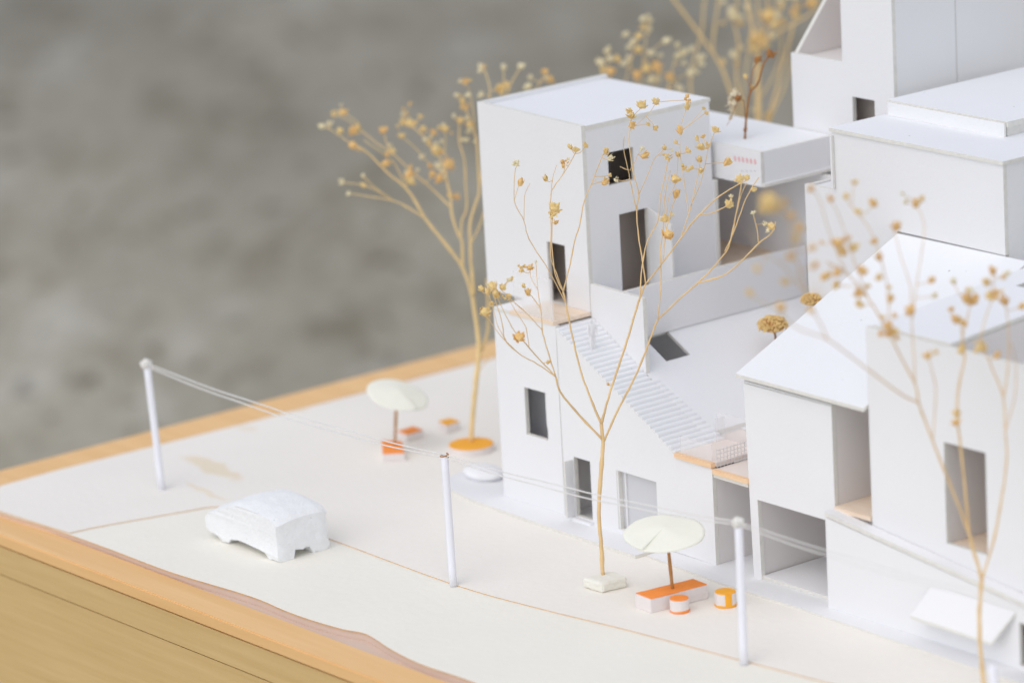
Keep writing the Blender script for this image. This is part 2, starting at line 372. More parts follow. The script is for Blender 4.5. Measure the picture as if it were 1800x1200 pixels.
bd.parent = base; bd.location = -base.location
plaza = sheet('pavement', [(p.x, p.y) for p in kl]+[(59.2, 36.8)]+[(-23.2, 36.8), (-23.2, 17.5), (-23.25, 8), (-23.4, -1.0), (-23.7, -8.0), (-23.95, -13.6), (-23.85, -17.6), (-23.1, -20.1), (-19.6, -20.25), (-15.5, -20.0)], -.05, 0.0, [M['paper'], M['burn']])
tag(plaza, kind='structure')
# white card walkway in front of the houses: a thick slab and a thinner one
def slab(name, outline, z0, z1, mat):
    o = panel(name, None, 'z', z0, z1, outline, mat); tag(o, kind='structure'); return o
slab('walkway', [(-4.9, -.4), (-3.2, -1.2), (-.9, -1.6), (6, -1.85), (13.5, -1.95), (13.55, -.02), (16, 2), (16, 12), (-3.0, 12), (-3.6, 3.0), (-5.4, 1.3)], .003, .20, M['card_walk'])
slab('walkway', [(13.7, -1.35), (20, -1.75), (26, -1.72), (36, -1.9), (44, -2.1), (58, -2.2), (58, 14), (16.2, 14), (16.2, 2), (13.75, -.05)], .003, .11, M['card_walk'])

# ------------------------------------------------------------------ buildings
T = .26
# ---- corner tower with balcony
tw = thing('corner_tower', (0, 0, .2), 'tall white card tower with four window and door openings beside the stair roof', 'building')
panel('lower_front_wall', tw, 'y', 0, T, rect(.02, 5.36, .2, 10.8), M['card'], [rect(2.35, 4.22, 4.2, 6.87)])
panel('lower_side_wall', tw, 'x', .03, .03+T, rect(T+.01, 11.5, .2, 10.8), M['card'])
panel('lower_back_wall', tw, 'y', 11.3, 11.56, rect(.3, 5.3, .2, 10.8), M['card'])
panel('inner_partition', tw, 'x', 5.0, 5.2, rect(T+.02, 11.2, .2, 10.7), M['card'])
panel('inner_partition', tw, 'y', 1.9, 2.1, rect(.4, 4.9, .2, 10.7), M['card'])
panel('window_card', tw, 'y', .36, .48, [(3.72, 4.75), (3.95, 4.72), (3.98, 4.95), (4.6, 5.0), (4.6, 7.2), (3.66, 7.2)], M['card'])
panel('balcony_floor', tw, 'z', 10.82, 11.02, rect(1.5, 5.2, -.06, 2.58), M['balsa'])
panel('block_top', tw, 'z', 10.81, 10.98, rect(.05, 1.48, .0, 2.58), M['card'])
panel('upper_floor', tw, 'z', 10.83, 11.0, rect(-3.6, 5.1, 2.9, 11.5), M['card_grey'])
panel('balcony_glass', tw, 'y', .02, .08, rect(1.9, 5.15, 11.02, 13.3), M['acrylic2'])
panel('upper_front_wall', tw, 'y', 2.6, 2.6+T, [(-3.72, 10.8), (5.2, 10.8), (5.2, 21.27), (-3.72, 21.42)], M['card'], [rect(1.74, 3.26, 11.03, 14.4)])
panel('upper_right_wall', tw, 'x', 5.2-T, 5.17, rect(2.6+T+.02, 11.68, 10.85, 21.18), M['card'], [rect(4.35, 6.14, 17.68, 19.48), rect(4.93, 6.93, 11.2, 15.97)])
panel('upper_left_wall', tw, 'x', -3.7, -3.7+T, rect(2.6+T+.01, 11.7, 10.85, 21.44), M['card'])
panel('upper_back_wall', tw, 'y', 11.4, 11.66, rect(-3.4, 4.9, 10.85, 21.1), M['card'])
panel('flat_roof', tw, 'z', 20.95, 21.22, rect(-3.42, 5.19, 2.6+T+.02, 11.38), M['card_dusty'])
panel('roof_edge', tw, 'z', 21.0, 21.2, rect(-3.4, 5.19, 11.39, 11.74), M['card'])
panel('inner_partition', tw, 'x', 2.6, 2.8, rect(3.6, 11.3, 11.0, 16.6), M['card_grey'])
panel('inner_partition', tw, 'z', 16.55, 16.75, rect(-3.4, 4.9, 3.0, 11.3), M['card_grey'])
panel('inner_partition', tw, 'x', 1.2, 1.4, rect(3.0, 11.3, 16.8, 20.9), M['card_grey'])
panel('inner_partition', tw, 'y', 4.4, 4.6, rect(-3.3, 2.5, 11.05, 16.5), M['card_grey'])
panel('door', tw, 'y', 6.94, 7.06, [(5.18, 11.3), (7.05, 11.3), (7.05, 15.3), (5.18, 15.95)], M['card'])
panel('corner_strip', tw, 'y', 11.7, 11.95, rect(5.0, 5.28, 11.4, 16.6), M['card'])

# ---- stair house
sl = lambda x: 10.8-.547*(x-5.2)
sh = thing('stair_house', (11.5, 0, .2), 'low white card house with a long ribbed stair climbing over its roof', 'building')
panel('front_wall', sh, 'y', -.02, T-.02, [(5.42, .2), (17.7, .11), (17.7, 5.36), (14.86, 5.46), (5.42, 10.62)], M['card'], [rect(6.35, 7.72, .42, 3.73), rect(9.88, 13.15, .42, 3.70)])
panel('side_wall', sh, 'x', 17.7-T, 17.69, rect(T, 12, .11, 5.2), M['card_inner'])
box('threshold', sh, 6.1, 7.8, -.32, -.03, .2, .36, M['card'])
panel('door', sh, 'x', 6.18, 6.3, rect(-.62, -.03, .37, 3.55), M['card'])
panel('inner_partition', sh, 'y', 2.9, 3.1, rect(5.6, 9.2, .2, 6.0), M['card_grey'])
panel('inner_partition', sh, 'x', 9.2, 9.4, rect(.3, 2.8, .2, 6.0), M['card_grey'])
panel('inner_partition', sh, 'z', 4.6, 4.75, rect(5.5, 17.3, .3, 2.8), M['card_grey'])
panel('inner_partition', sh, 'z', 6.6, 6.8, rect(6.2, 11.5, 3.2, 9), M['card_hole_shade'])  # dark board added under the skylight so the hole looks unlit
wf = panel('window', sh, 'y', .30, .42, rect(9.6, 13.4, .25, 3.9), M['tracing'])
panel('window_frame', wf, 'y', .02, .29, rect(9.89, 9.99, .43, 3.69), M['card'])
box('window_frame', wf, 10.3, 10.38, .2, .29, .43, 3.69, M['card'])
ns = 30; x0s, x1s = 5.28, 14.75
for i in range(ns):
    xa = x0s+(x1s-x0s)*i/ns; dx = (x1s-x0s)/ns; zt = sl(xa)-.04
    me_v = [(xa, .015, zt-.55), (xa+dx*1.35, .015, zt-.8), (xa+dx*1.35, .015, zt-.34), (xa+dx*1.03, .015, zt-.26), (xa+dx*1.0, .015, zt-.09), (xa+dx*.85, .015, zt-.02), (xa+.0, .015, zt-.015)]
    yb = 2.58 if xa < 9.7 else 2.9+.12*(xa-9.7)
    vb = [(x, yb, z) for x, y, z in me_v]; n6 = len(me_v)
    jz = random.uniform(-.012, .012)
    st = mesh_obj('step', [(x, y+random.uniform(-.02, .03), z+jz) for x, y, z in me_v]+[(x, y, z+jz) for x, y, z in vb], [tuple(range(n6))[::-1], tuple(range(n6, 2*n6))]+[(a, (a+1) % n6, n6+(a+1) % n6, n6+a) for a in range(n6)], M['card_dusty'], sh)
    fix(st)
# sloping roof with its skylight cut through, as a tilted board
def tilted(name, parent, outline, zf, th, mat, holes=()):
    o = panel(name, parent, 'z', 0, th, outline, mat, holes)
    org = Vector((0, 0, 0)); q = parent
    while q is not None: org += q.location; q = q.parent
    for v in o.data.vertices:
        g = v.co+org; v.co.z += zf(g.x/S, g.y/S)*S
    o.data.update(); return o
tilted('sloping_roof', sh, [(5.3, 2.62), (14.12, 2.62), (14.12, 16.4), (5.3, 16.4)], lambda x, y: sl(x)-.2, .2, M['card_dusty'], [rect(7.3, 9.2, 4.4, 6.1)])
panel('stair_parapet', sh, 'y', 2.6, 2.6+T, [(5.24, sl(5.24)-.1), (9.62, sl(9.62)-.05), (9.62, 12.52), (5.24, 12.62)], M['card'])
panel('terrace_wall', sh, 'x', 7.28, 7.5, rect(2.9, 16.3, 9.62, 12.42), M['card'])
panel('terrace_floor', sh, 'z', 11.35, 11.55, rect(-2, 7.26, 11.98, 16.4), M['balsa'])
panel('terrace_floor', sh, 'z', 11.1, 11.3, rect(5.3, 7.26, 2.9, 11.9), M['card'])
panel('terrace_back_wall', sh, 'y', 16.4, 16.65, rect(-2, 13, 11.3, 16.6), M['card'])
panel('terrace_side_wall', sh, 'x', -2.3, -2.05, rect(12, 16.3, 11.3, 16.6), M['card'])
ld = panel('landing', sh, 'z', 5.42, 5.62, [(14.8, -.08), (17.72, -.08), (17.72, 5.1), (14.16, 5.1), (14.16, 2.63), (14.8, 2.63)], M['floor_washed'])
box('edge_strip', sh, 14.82, 17.74, -.13, .16, 5.40, 5.66, M['edge_wood'])
panel('flat_roof', sh, 'z', 5.45, 5.7, rect(14.16, 17.65, 5.12, 11.3), M['card_dusty'])
panel('landing', sh, 'z', 5.13, 5.33, rect(17.76, 20.5, .06, 3.8), M['floor_washed'])
box('edge_strip', sh, 17.8, 20.52, -.1, .14, 5.11, 5.37, M['edge_wood'])
panel('landing_underside', sh, 'z', 4.9, 5.11, rect(17.76, 20.45, .0, 3.8), M['card'])
panel('rail_glass', sh, 'y', 3.4, 3.46, rect(14.3, 17.4, 5.62, 7.0), M['acrylic'])
panel('rail_glass', sh, 'x', 14.9, 14.96, rect(2.7, 3.38, 5.62, 6.9), M['acrylic'])
panel('rail_glass', sh, 'y', .06, .12, rect(15.1, 17.6, 5.63, 6.6), M['acrylic'])
# wire mesh rail
mv = []; mf = []
def addbox(x0, x1, y0, y1, z0, z1):
    k = len(mv); mv.extend([(x, y, z) for z in (z0, z1) for y in (y0, y1) for x in (x0, x1)])
    mf.extend([tuple(k+i for i in f) for f in [(0, 2, 3, 1), (4, 5, 7, 6), (0, 1, 5, 4), (2, 6, 7, 3), (0, 4, 6, 2), (1, 3, 7, 5)]])
for i in range(15): addbox(17.76, 17.79, .25+i*.24, .25+i*.24+.035, 5.34, 6.35)
for i in range(5): addbox(17.795, 17.825, .2, 3.7, 5.42+i*.215, 5.455+i*.215)
tag(mesh_obj('rail_mesh', mv, mf, M['string'], sh), 'fine white wire mesh railing on the wooden landing')

# ---- gabled house
gh = thing('gabled_house', (24, 2, .1), 'white card house with a sloping roof, open ground floor and wood floored slot', 'building')
panel('front_wall', gh, 'y', 0, T, [(20.62, .11), (21.2, .11), (21.1, 4.39), (26.46, 4.39), (26.4, .11), (26.95, .11), (26.95, 10.45), (20.4, 10.45)], M['card'])
panel('eave_board', gh, 'y', .05, .3, rect(20.35, 26.93, 10.47, 10.56), M['card'])
panel('inner_wall', gh, 'x', 20.9, 21.1, rect(T+.02, 11, .12, 10.4), M['card_inner'])
panel('inner_wall', gh, 'x', 26.68, 26.93, rect(T+.02, 7, 5.1, 10.6), M['card_inner'])
panel('inner_back_wall', gh, 'y', 7.05, 7.25, rect(21.15, 29.5, .12, 10.7), M['card_inner'])
panel('floor', gh, 'z', .12, .30, rect(21.2, 29.5, .1, 7.0), M['card'])
panel('floor', gh, 'z', 4.5, 4.7, rect(21.2, 26.6, .3, 7.0), M['card'])
panel('slot_floor', gh, 'z', 5.05, 5.28, rect(26.95, 29.58, -.05, 7.0), M['balsa'])
panel('left_wall', gh, 'x', 20.4, 20.62, rect(T+.02, 11.3, .12, 10.4), M['card'])
rz = lambda x, y: 10.72+.437*max(y+.25, 0) if True else 0
tilted('sloping_roof', gh, [(20.08, -.25), (29.55, -.25), (29.55, 11.38), (20.08, 11.38)], lambda x, y: 10.74+.437*(y+.25), .2, M['card_dusty'])

# ---- long block on the right
lb = thing('long_block', (36, 1, .1), 'long white card block at the right edge behind the blurred front tree', 'building')
panel('front_wall', lb, 'y', 0.02, T+.02, [(29.62, 4.3), (56, 1.3), (56, 15.0), (29.62, 15.05)], M['card'], [rect(34.86, 37.68, 5.05, 10.2)])
panel('left_wall', lb, 'x', 29.62, 29.88, rect(T+.04, 11.3, 3, 15.0), M['card'])
panel('inner_wall', lb, 'x', 34.6, 34.84, rect(T+.04, 7, 4.9, 14.8), M['card_inner'])
panel('inner_back_wall', lb, 'y', 7.02, 7.25, rect(30, 55, 4.9, 12), M['card_inner'])
panel('window_floor', lb, 'z', 4.78, 5.0, rect(34.86, 42, T+.1, 7), M['balsa'])
tilted('flat_roof', lb, rect(29.9, 35.25, T+.06, 11.3), lambda x, y: 14.88+.075*y, .22, M['card_dusty'], [[(31.6, 8.4), (33.4, 8.4), (33.4, 10.2), (31.6, 10.2)]])
panel('court_wall', lb, 'x', 35.0, 35.24, [(T+.06, 11.8), (11.3, 11.8), (11.3, 15.7), (T+.06, 14.86)], M['card_inner'])  # shade on this wall put into the greyer card colour
panel('court_floor', lb, 'z', 11.6, 11.8, rect(30, 55, T+.06, 11.3), M['card_inner'])
tilted('ramp', lb, [(26.98, -.75), (52, -.75), (52, -.02), (26.98, -.02)], lambda x, y: 4.95-.115*(x-27), .22, M['card'])
panel('ramp_wall', lb, 'y', -.7, -.46, [(26.98, .11), (52, .11), (52, 2.0), (26.98, 4.9)], M['card'], [[(40.4, .3), (46, .3), (46, 2.0), (40.4, 2.5)]])
panel('ramp_wall', lb, 'x', 26.98, 27.2, rect(-.44, 0, .11, 4.9), M['card'])
cn = panel('canopy', lb, 'z', 0, .16, [(33.7, -1.5), (39.3, -1.5), (40.2, -.72), (34.5, -.72)], M['card'])
org = lb.location.copy()
for v in cn.data.vertices:
    yy = (v.co.y+org.y)/S; v.co.z += (2.85+2.0*(yy+.72))*S
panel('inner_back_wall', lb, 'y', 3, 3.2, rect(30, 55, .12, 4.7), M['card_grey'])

# ---- rooftop block and the block it stands on
rb = thing('rooftop_block', (20, 14, 6), 'plain windowless white card box resting above the gabled roof', 'building')
panel('front_wall', rb, 'y', 11.4, 11.4+T, [(13.0, 6.0), (20.0, 6.0), (20.0, 16.12), (27.9, 16.1), (27.9, 20.78), (15.24, 20.78), (15.24, 17.62), (13.0, 17.62)], M['card'])
panel('right_wall', rb, 'x', 27.9-T, 27.88, rect(11.4+T+.01, 18.6, 15.2, 20.78), M['card'])
panel('left_wall', rb, 'x', 15.26, 15.5, rect(11.4+T+.01, 18.6, 17.0, 20.78), M['card'])
panel('lower_left_wall', rb, 'x', 13.02, 13.26, rect(11.4+T+.01, 17.4, 6.0, 17.6), M['card'])
panel('corner_strip', rb, 'y', 11.2, 11.38, rect(15.3, 15.42, 17.75, 20.6), M['card'])
panel('ledge', rb, 'z', 17.3, 17.5, rect(13.3, 15.2, 11.7, 17.4), M['card'])
tilted('flat_roof', rb, [(15.15, 11.28), (28.0, 11.3), (28.0, 18.6), (15.15, 18.6)], lambda x, y: 20.79, .2, M['card_dusty'])
us = thing('roof_slab', (20, 20, 20.99), 'thin white card slab stacked behind the windowless rooftop box', 'roof')
panel('lower_plate', us, 'z', 20.995, 21.5, rect(15.45, 24.1, 15.55, 27), M['card'])
panel('top_plate', us, 'z', 21.52, 21.8, rect(15.3, 24.3, 15.4, 27.2), M['card_dusty'])
panel('front_lip', us, 'y', 15.25, 15.38, rect(15.5, 24.2, 21.0, 21.72), M['card'])

# ---- bridge box between tower and back block
br = thing('bridge_box', (3, 14, 16.7), 'shallow white card box bridging from the tower, a dried stem standing on it', 'building')
panel('front_wall', br, 'y', 12.0, 12.22, rect(-2, 8.85, 16.7, 18.62), M['card'])
panel('right_wall', br, 'x', 8.62, 8.83, rect(12.24, 17.5, 16.72, 18.62), M['card'])
panel('top', br, 'z', 18.35, 18.55, rect(-2, 8.6, 12.24, 17.55), M['card_dusty'])
panel('underside', br, 'z', 16.68, 16.86, rect(-2, 9.0, 12.05, 17.6), M['card'])
pm = []
for i in range(6):
    c = PY(11.98, 1292+i*7, 279+i*1.1); vv = []
    for k in range(8):
        a = 2*math.pi*k/8; vv.append((c.x+.10*math.cos(a), 11.985, c.z+.15*math.sin(a)-.04*math.cos(a)))
    mesh_obj('printed_mark', vv, [tuple(range(8))], M['pink'], br)
for x in (1304, 1312, 1320, 1327):
    c = PY(11.98, x, 301); mesh_obj('printed_mark', [(c.x-.1, 11.985, c.z), (c.x+.1, 11.985, c.z-.02), (c.x+.1, 11.985, c.z+.02), (c.x-.1, 11.985, c.z+.03)], [(0, 1, 2, 3)], M['greyink'], br)

# ---- tall block at the back
tb = thing('tall_back_block', (10, 18, 6), 'tallest white card block at the back with a square window', 'building')
panel('front_wall', tb, 'y', 17.6, 17.6+T, [(5.4, 6), (13.55, 6), (13.55, 32), (9.55, 32), (9.55, 22.76), (5.4, 22.76)], M['card'], [rect(10.25, 12.0, 18.9, 20.92)])
panel('right_wall', tb, 'x', 13.55-T, 13.53, rect(17.6+T+.02, 22.33, 6, 32), M['card'])
panel('right_wall', tb, 'x', 13.55-T-.04, 13.49, rect(22.42, 34, 6, 32), M['card'])
panel('left_wall', tb, 'x', 5.42, 5.68, [(17.6+T+.01, 6), (30, 6), (30, 32), (26, 32), (17.6+T+.01, 22.78)], M['card_inner'])  # slot shade put into the greyer card colour
panel('inner_wall', tb, 'x', 9.3, 9.54, rect(17.9, 30, 21.8, 32), M['card_inner'])  # wall added behind the front to narrow the slot and darken it
panel('inner_floor', tb, 'z', 22.3, 22.5, rect(5.7, 13.2, 17.9, 30), M['card_inner'])
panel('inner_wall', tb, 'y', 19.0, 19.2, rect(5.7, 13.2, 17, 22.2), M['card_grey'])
panel('back_wall', tb, 'y', 30.02, 30.2, rect(5.4, 13.2, 6, 32), M['card'])

# ------------------------------------------------------------------ posts and strings
posts = [((285, 862), 7.8, (258, 640), 'leaning white rod post at the far left corner, a glue blob on top'),
         ((797, 1030), 7.1, (781, 800), 'middle white rod post behind the foam car'),
         ((1308, 1168), 7.45, (1298, 918), 'white rod post beside the orange bench, string wound on top')]
tops = []
for i, (b, h, t, lab) in enumerate(posts):
    p = G(b[0], b[1], -.055); D = depth(p)
    top = at(t[0], t[1], D-.2*(i == 0)); top.z = max(top.z, 6)
    po = thing('rod_post', p, lab, 'post', 'white rod posts along the road')
    tube('rod', po, [p, (p+top)/2, top], .21, .21, M['plastic'], 12, 3)
    if i != 1:
        bl = []
        for k in range(9):
            a = random.uniform(0, 6.28); bl.append(top+Vector((.13*math.cos(a), .13*math.sin(a), random.uniform(-.28, .12))))
        bm = bmesh.new(); bmesh.ops.create_icosphere(bm, subdivisions=3, radius=.30)
        for v in bm.verts:
            v.co *= 1+.55*noise.noise(v.co*6+Vector((i*5, 0, 0))); v.co.z *= 1.05; v.co += top
        bm.verts.index_update(); mesh_obj('glue_blob', [v.co.copy() for v in bm.verts], [[v.index for v in f.verts] for f in bm.faces], M['glue'], po, smooth=True); bm.free()
        tube('string_wrap', po, [top+Vector((.25*math.cos(a*.7), .25*math.sin(a*.7), -.25+a*.012)) for a in range(0, 30)], .05, .05, M['string'], 5, 2)
    else:
        tube('knot', po, [top+Vector((.2*math.cos(a*.9), .2*math.sin(a*.9), -.12+a*.02)) for a in range(0, 10)], .045, .045, M['bud_brown'], 5, 2)
    tops.append(top)
p = G(1752, 1262, -.055); top = at(1745, 1166, depth(p))
po = thing('rod_post', p, 'blurred white rod stub at the bottom right corner', 'post', 'white rod posts along the road')
tube('rod', po, [p, (p+top)/2, top], .21, .21, M['plastic'], 12, 3)
end4 = tops[2]+(tops[2]-tops[1])*1.02+Vector((0, -1.0, -.4))
p5 = Vector((end4.x, end4.y, -.055))
po = thing('rod_post', p5, 'white rod post out past the right edge of the photo', 'post', 'white rod posts along the road')
tube('rod', po, [p5, (p5+end4)/2, end4], .21, .21, M['plastic'], 12, 3)
spans = [(tops[0], tops[1], 'left'), (tops[1], tops[2], 'middle'), (tops[2], end4, 'right')]
names = {'left': ('from the leaning left post to the middle post', .35), 'middle': ('from the middle post across the house doors', .25), 'right': ('from the wound post off to the right', .2)}
for a, b, k in spans:
    for j in range(2):
        d = Vector((0, 0, -.14 if j else .02)); sag = names[k][1]+.14*j
        pts = []
        for i in range(13):
            t = i/12; q = a.lerp(b, t)+d+Vector((0, 0, -4*sag*t*(1-t))); q.z += .02*math.sin(i*1.7+j); pts.append(q)
        tag(tube('string', None, pts, (.03 if k == 'right' else .038), (.03 if k == 'right' else .038), M['string'], 6, 3, loc=a), ('lower' if j else 'upper')+' white cotton string '+names[k][0], 'string', 'strings between the posts')

# ------------------------------------------------------------------ foam car
prof = [(-.36, .0), (-1.42, -.02), (-1.6, .22), (-2.0, .36), (-3.4, .38), (-4.6, .36), (-4.95, .25), (-5.1, .02), (-5.75, .0), (-6.05, .3), (-7.0, .38), (-7.2, .55), (-7.25, 1.15), (-7.0, 1.4), (-5.95, 1.85), (-4.9, 2.25), (-4.2, 2.5), (-3.2, 2.56), (-1.5, 2.42), (-.75, 2.26), (-.45, 2.0)]
bm = bmesh.new(); ny = 15; y0c, y1c = -15.0, -11.65; rows = []
outl = []
for i in range(len(prof)):
    a = Vector((prof[i][0], prof[i][1], 0)); b = Vector((prof[(i+1) % len(prof)][0], prof[(i+1) % len(prof)][1], 0))
    k = max(1, int((b-a).length/.22))
    for j in range(k): outl.append(a.lerp(b, j/k))
for r in range(ny+1):
    t = r/ny; y = y0c+(y1c-y0c)*t; edge = min(t, 1-t)*(y1c-y0c); row = []
    rnd = .09*max(0, 1-edge/.12)**2
    for q in outl:
        c = Vector((-3.7, 1.25, 0)); d = (c-q); s = q+d.normalized()*rnd
        z = s.y
        if s.y < .4 and .3 < t < .62: z = max(z, .42+.12*noise.noise(Vector((q.x*3, y*3, 1))))
        if s.y > 1.3: z += .10*(t-.5)+.16*math.sin(math.pi*t)
        row.append(bm.verts.new((s.x, y, z-.05)))
    rows.append(row)
nq = len(outl)
for r in range(ny):
    for i in range(nq): bm.faces.new((rows[r][i], rows[r][(i+1) % nq], rows[r+1][(i+1) % nq], rows[r+1][i]))
for row in (rows[0], rows[-1]):
    tr = tessellate_polygon([[Vector((v.co.x, v.co.z, 0)) for v in row]])
    for t3 in tr: bm.faces.new([row[i] for i in t3])
bmesh.ops.recalc_face_normals(bm, faces=bm.faces); bm.normal_update()
for v in bm.verts:
    low = max(0, .5-v.co.z)
    v.co += v.normal*(.06*noise.noise(v.co*1.6)+.03*noise.noise(v.co*6)+.045*noise.noise(v.co*17)+low*.22*noise.noise(v.co*8+Vector((3, 1, 7))))
    if v.co.z < -.05: v.co.z = -.05
bm.verts.index_update()
car = mesh_obj('foam_car', [v.co.copy() for v in bm.verts], [[v.index for v in f.verts] for f in bm.faces], M['foam'], None, smooth=True, loc=(-3.7, -13.3, -.055)); bm.free()
car.data.set_sharp_from_angle(angle=math.radians(32))
tag(car, 'chunky white foam car cut from a block, standing on the cream road', 'car')
sf = G(850, 838, .2)
# small foam pebble by the tower
bm = bmesh.new(); bmesh.ops.create_icosphere(bm, subdivisions=4, radius=1)
for v in bm.verts:
    v.co = Vector((v.co.x*1.35, v.co.y*.95, v.co.z*.42)); v.co *= 1+.10*noise.noise(v.co*1.5); v.co += Vector((sf.x, sf.y, .46))
bm.verts.index_update()
tag(mesh_obj('foam_pebble', [v.co.copy() for v in bm.verts], [[v.index for v in f.verts] for f in bm.faces], M['card'], None, smooth=True, loc=(sf.x, sf.y, .2)), 'rounded white foam lump on the walkway corner left of the tower', 'stone'); bm.free()

# ------------------------------------------------------------------ benches, stools, parasols, planters
def block(name, label, cat, quad, z0, z1, body, top, group=None, disp=.02, bevel=.04):
    c = sum((Vector((x, y, 0)) for x, y in quad), Vector())/len(quad)
    t = thing(name, (c.x, c.y, z0), label, cat, group)
    rough_block('body', t, [(x, y, z0) for x, y in quad], [(x, y, z1) for x, y in quad], body, disp, 4, bevel, seed=c.x)
    if top is not None:
        q2 = [c.lerp(Vector((x, y, 0)), .97) for x, y in quad]
        rough_block('painted_top', t, [(p.x, p.y, z1-.02) for p in q2], [(p.x, p.y, z1+.045) for p in q2], top, .015, 4, .012, seed=c.y)
    return t
block('long_bench', 'long pinkish foam bench with an orange top under the right parasol', 'bench', [(19.45, -7.05), (20.75, -7.12), (21.15, -3.6), (19.95, -3.52)], 0, .74, M['foam_pink'], M['orange'])
block('square_stool', 'square orange topped stool carrying the left parasol', 'stool', [(-10.76, -.22), (-9.95, .76), (-11.99, 2.12), (-13.08, 1.45)], 0, .45, M['foam_pink'], M['orange'], 'orange stools')
block('square_stool', 'orange topped stool just behind the left parasol pole', 'stool', [(-12.91, 3.15), (-12.92, 4.4), (-13.98, 4.45), (-13.88, 3.25)], 0, .43, M['foam_pink'], M['orange'], 'orange stools')
block('square_stool', 'farthest orange topped stool, beside the round tree planter', 'stool', [(-12.42, 5.7), (-12.48, 6.75), (-13.45, 6.8), (-13.5, 5.95)], 0, .5, M['foam_pink'], M['amber'], 'orange stools')
def drum(name, label, cat, c, r, z0, z1, body, top, ring=False, smear=False, group=None, seg=28):
    t = thing(name, (c[0], c[1], z0), label, cat, group)
    pts = [(c[0]+r*math.cos(2*math.pi*k/seg)*(1+.02*noise.noise(Vector((k*.7, c[0], 0)))), c[1]+r*math.sin(2*math.pi*k/seg)*(1+.02*noise.noise(Vector((0, k*.7, c[0]))))) for k in range(seg)]
    rough_block('body', t, [(x, y, z0) for x, y in pts], [(x, y, z1) for x, y in pts], body, .012, 0, .02)
    rough_block('painted_top', t, [(c[0]+(x-c[0])*.97, c[1]+(y-c[1])*.97, z1-.02) for x, y in pts], [(c[0]+(x-c[0])*.96, c[1]+(y-c[1])*.96, z1+.04) for x, y in pts], top, .012, 0, .01)
    if ring:
        q = [(c[0]+(x-c[0])*1.03, c[1]+(y-c[1])*1.03) for x, y in pts]
        rough_block('painted_ring', t, [(x, y, z0) for x, y in q], [(x, y, z0+.13) for x, y in q], top, .03, 0, .02)
    if smear:
        q = []
        for k in range(6):
            a = -.75+k*.13; q.append((c[0]+r*1.02*math.cos(a), c[1]+r*1.02*math.sin(a)))
        inn = [(c[0]+r*.9*math.cos(-.75+k*.13), c[1]+r*.9*math.sin(-.75+k*.13)) for k in range(5, -1, -1)]
        rough_block('paint_run', t, [(x, y, z0+.08) for x, y in q+inn], [(x, y, z1+.01) for x, y in q+inn], top, .02, 0, 0)
    return t
drum('round_stool', 'small round stool with orange top and rim in front of the long bench', 'stool', (21.55, -5.9), .5, 0, .68, M['foam_pink'], M['orange'], ring=True, group='round stools')
drum('round_stool', 'small round stool with amber paint running down its side, by the wound post', 'stool', (22.6, -3.72), .55, 0, .72, M['foam_pink'], M['amber'], ring=True, smear=True, group='round stools')
drum('round_planter', 'low round planter with an amber top holding the left tree', 'planter', (-8.75, 4.63), 1.33, 0, .36, M['foam_pink'], M['amber'])
block('foam_planter', 'plain cream foam block holding the sharp tree in front of the house', 'planter', [(15.05, -6.85), (16.5, -6.78), (16.7, -5.2), (15.35, -5.05)], 0, .58, M['foam_cream'], None, disp=.05, bevel=.14)

def parasol(label, foot_p, top_p, centre, tilt, r, slit_a, droop):
    t = thing('parasol', foot_p, label, 'parasol', 'paper parasols')
    tube('pole', t, [foot_p, (foot_p+top_p)/2, top_p], .085, .08, M['toothpick'], 8, 3, knots=.3)
    seg = 72; rings = [0, .04, .2, .4, .6, .8, .93, 1.0]; R = Matrix.Rotation(tilt[1], 3, tilt[0])
    verts = []; faces = []
    for side in (0, 1):
        for k in range(seg+1):
            a = slit_a+(2*math.pi+.16)*k/seg
            for q in rings:
                lift = (.10 if k == seg else .10*max(0, 1-(seg-k)/8)) if k > seg-8 else 0
                rr = r*q*(1+.025*noise.noise(Vector((math.cos(a)*2, math.sin(a)*2, r))))
                z = (1-q)*.34+lift*q-droop(a)*q*q-side*.05+.05*q*noise.noise(Vector((math.cos(a)*1.5, math.sin(a)*1.5, 4)))
                verts.append(centre+R @ Vector((rr*math.cos(a), rr*math.sin(a), z)))
    n = len(rings); off = (seg+1)*n
    for k in range(seg):
        for j in range(n-1):
            faces.append((k*n+j, k*n+j+1, (k+1)*n+j+1, (k+1)*n+j))
            faces.append((off+k*n+j, off+(k+1)*n+j, off+(k+1)*n+j+1, off+k*n+j+1))
        faces.append((k*n+n-1, off+k*n+n-1, off+(k+1)*n+n-1, (k+1)*n+n-1))
    for k in (0, seg):
        for j in range(n-1): faces.append((k*n+j, k*n+j+1, off+k*n+j+1, off+k*n+j))
    o = mesh_obj('canopy', verts, faces, M['parasol'], t, smooth=True); fix(o)
    return t
pf = G(1182, 1034, .78); pt = at(1171, 926, depth(pf))
ctr = at(1168, 938, depth(pf)-.15)
tow = (CAM-ctr); tow.z = 0; tow.normalize(); ax = Vector((0, 0, 1)).cross(tow)
parasol('ivory paper parasol with an open slit above the long orange bench', pf, pt, ctr+Vector((0, 0, .05)), (ax, .17), 2.06, math.atan2(tow.y, tow.x)-.72, lambda a: 0.0)
pf1 = G(694, 782, .47); pt1 = at(697, 700, depth(pf1)); ctr1 = at(699, 694, depth(pf1)-.1)
tow1 = (CAM-ctr1); tow1.z = 0; tow1.normalize(); rgt = Vector((IX.x, IX.y, 0)).normalized()
ax1 = (Vector((0, 0, 1)).cross((tow1*.45+rgt*.6).normalized()))
parasol('ivory paper parasol drooping to a point above the square orange stool', pf1, pt1, ctr1, (ax1, .36), 1.8, math.atan2(-rgt.y, -rgt.x)+2.2, lambda a: -.0)

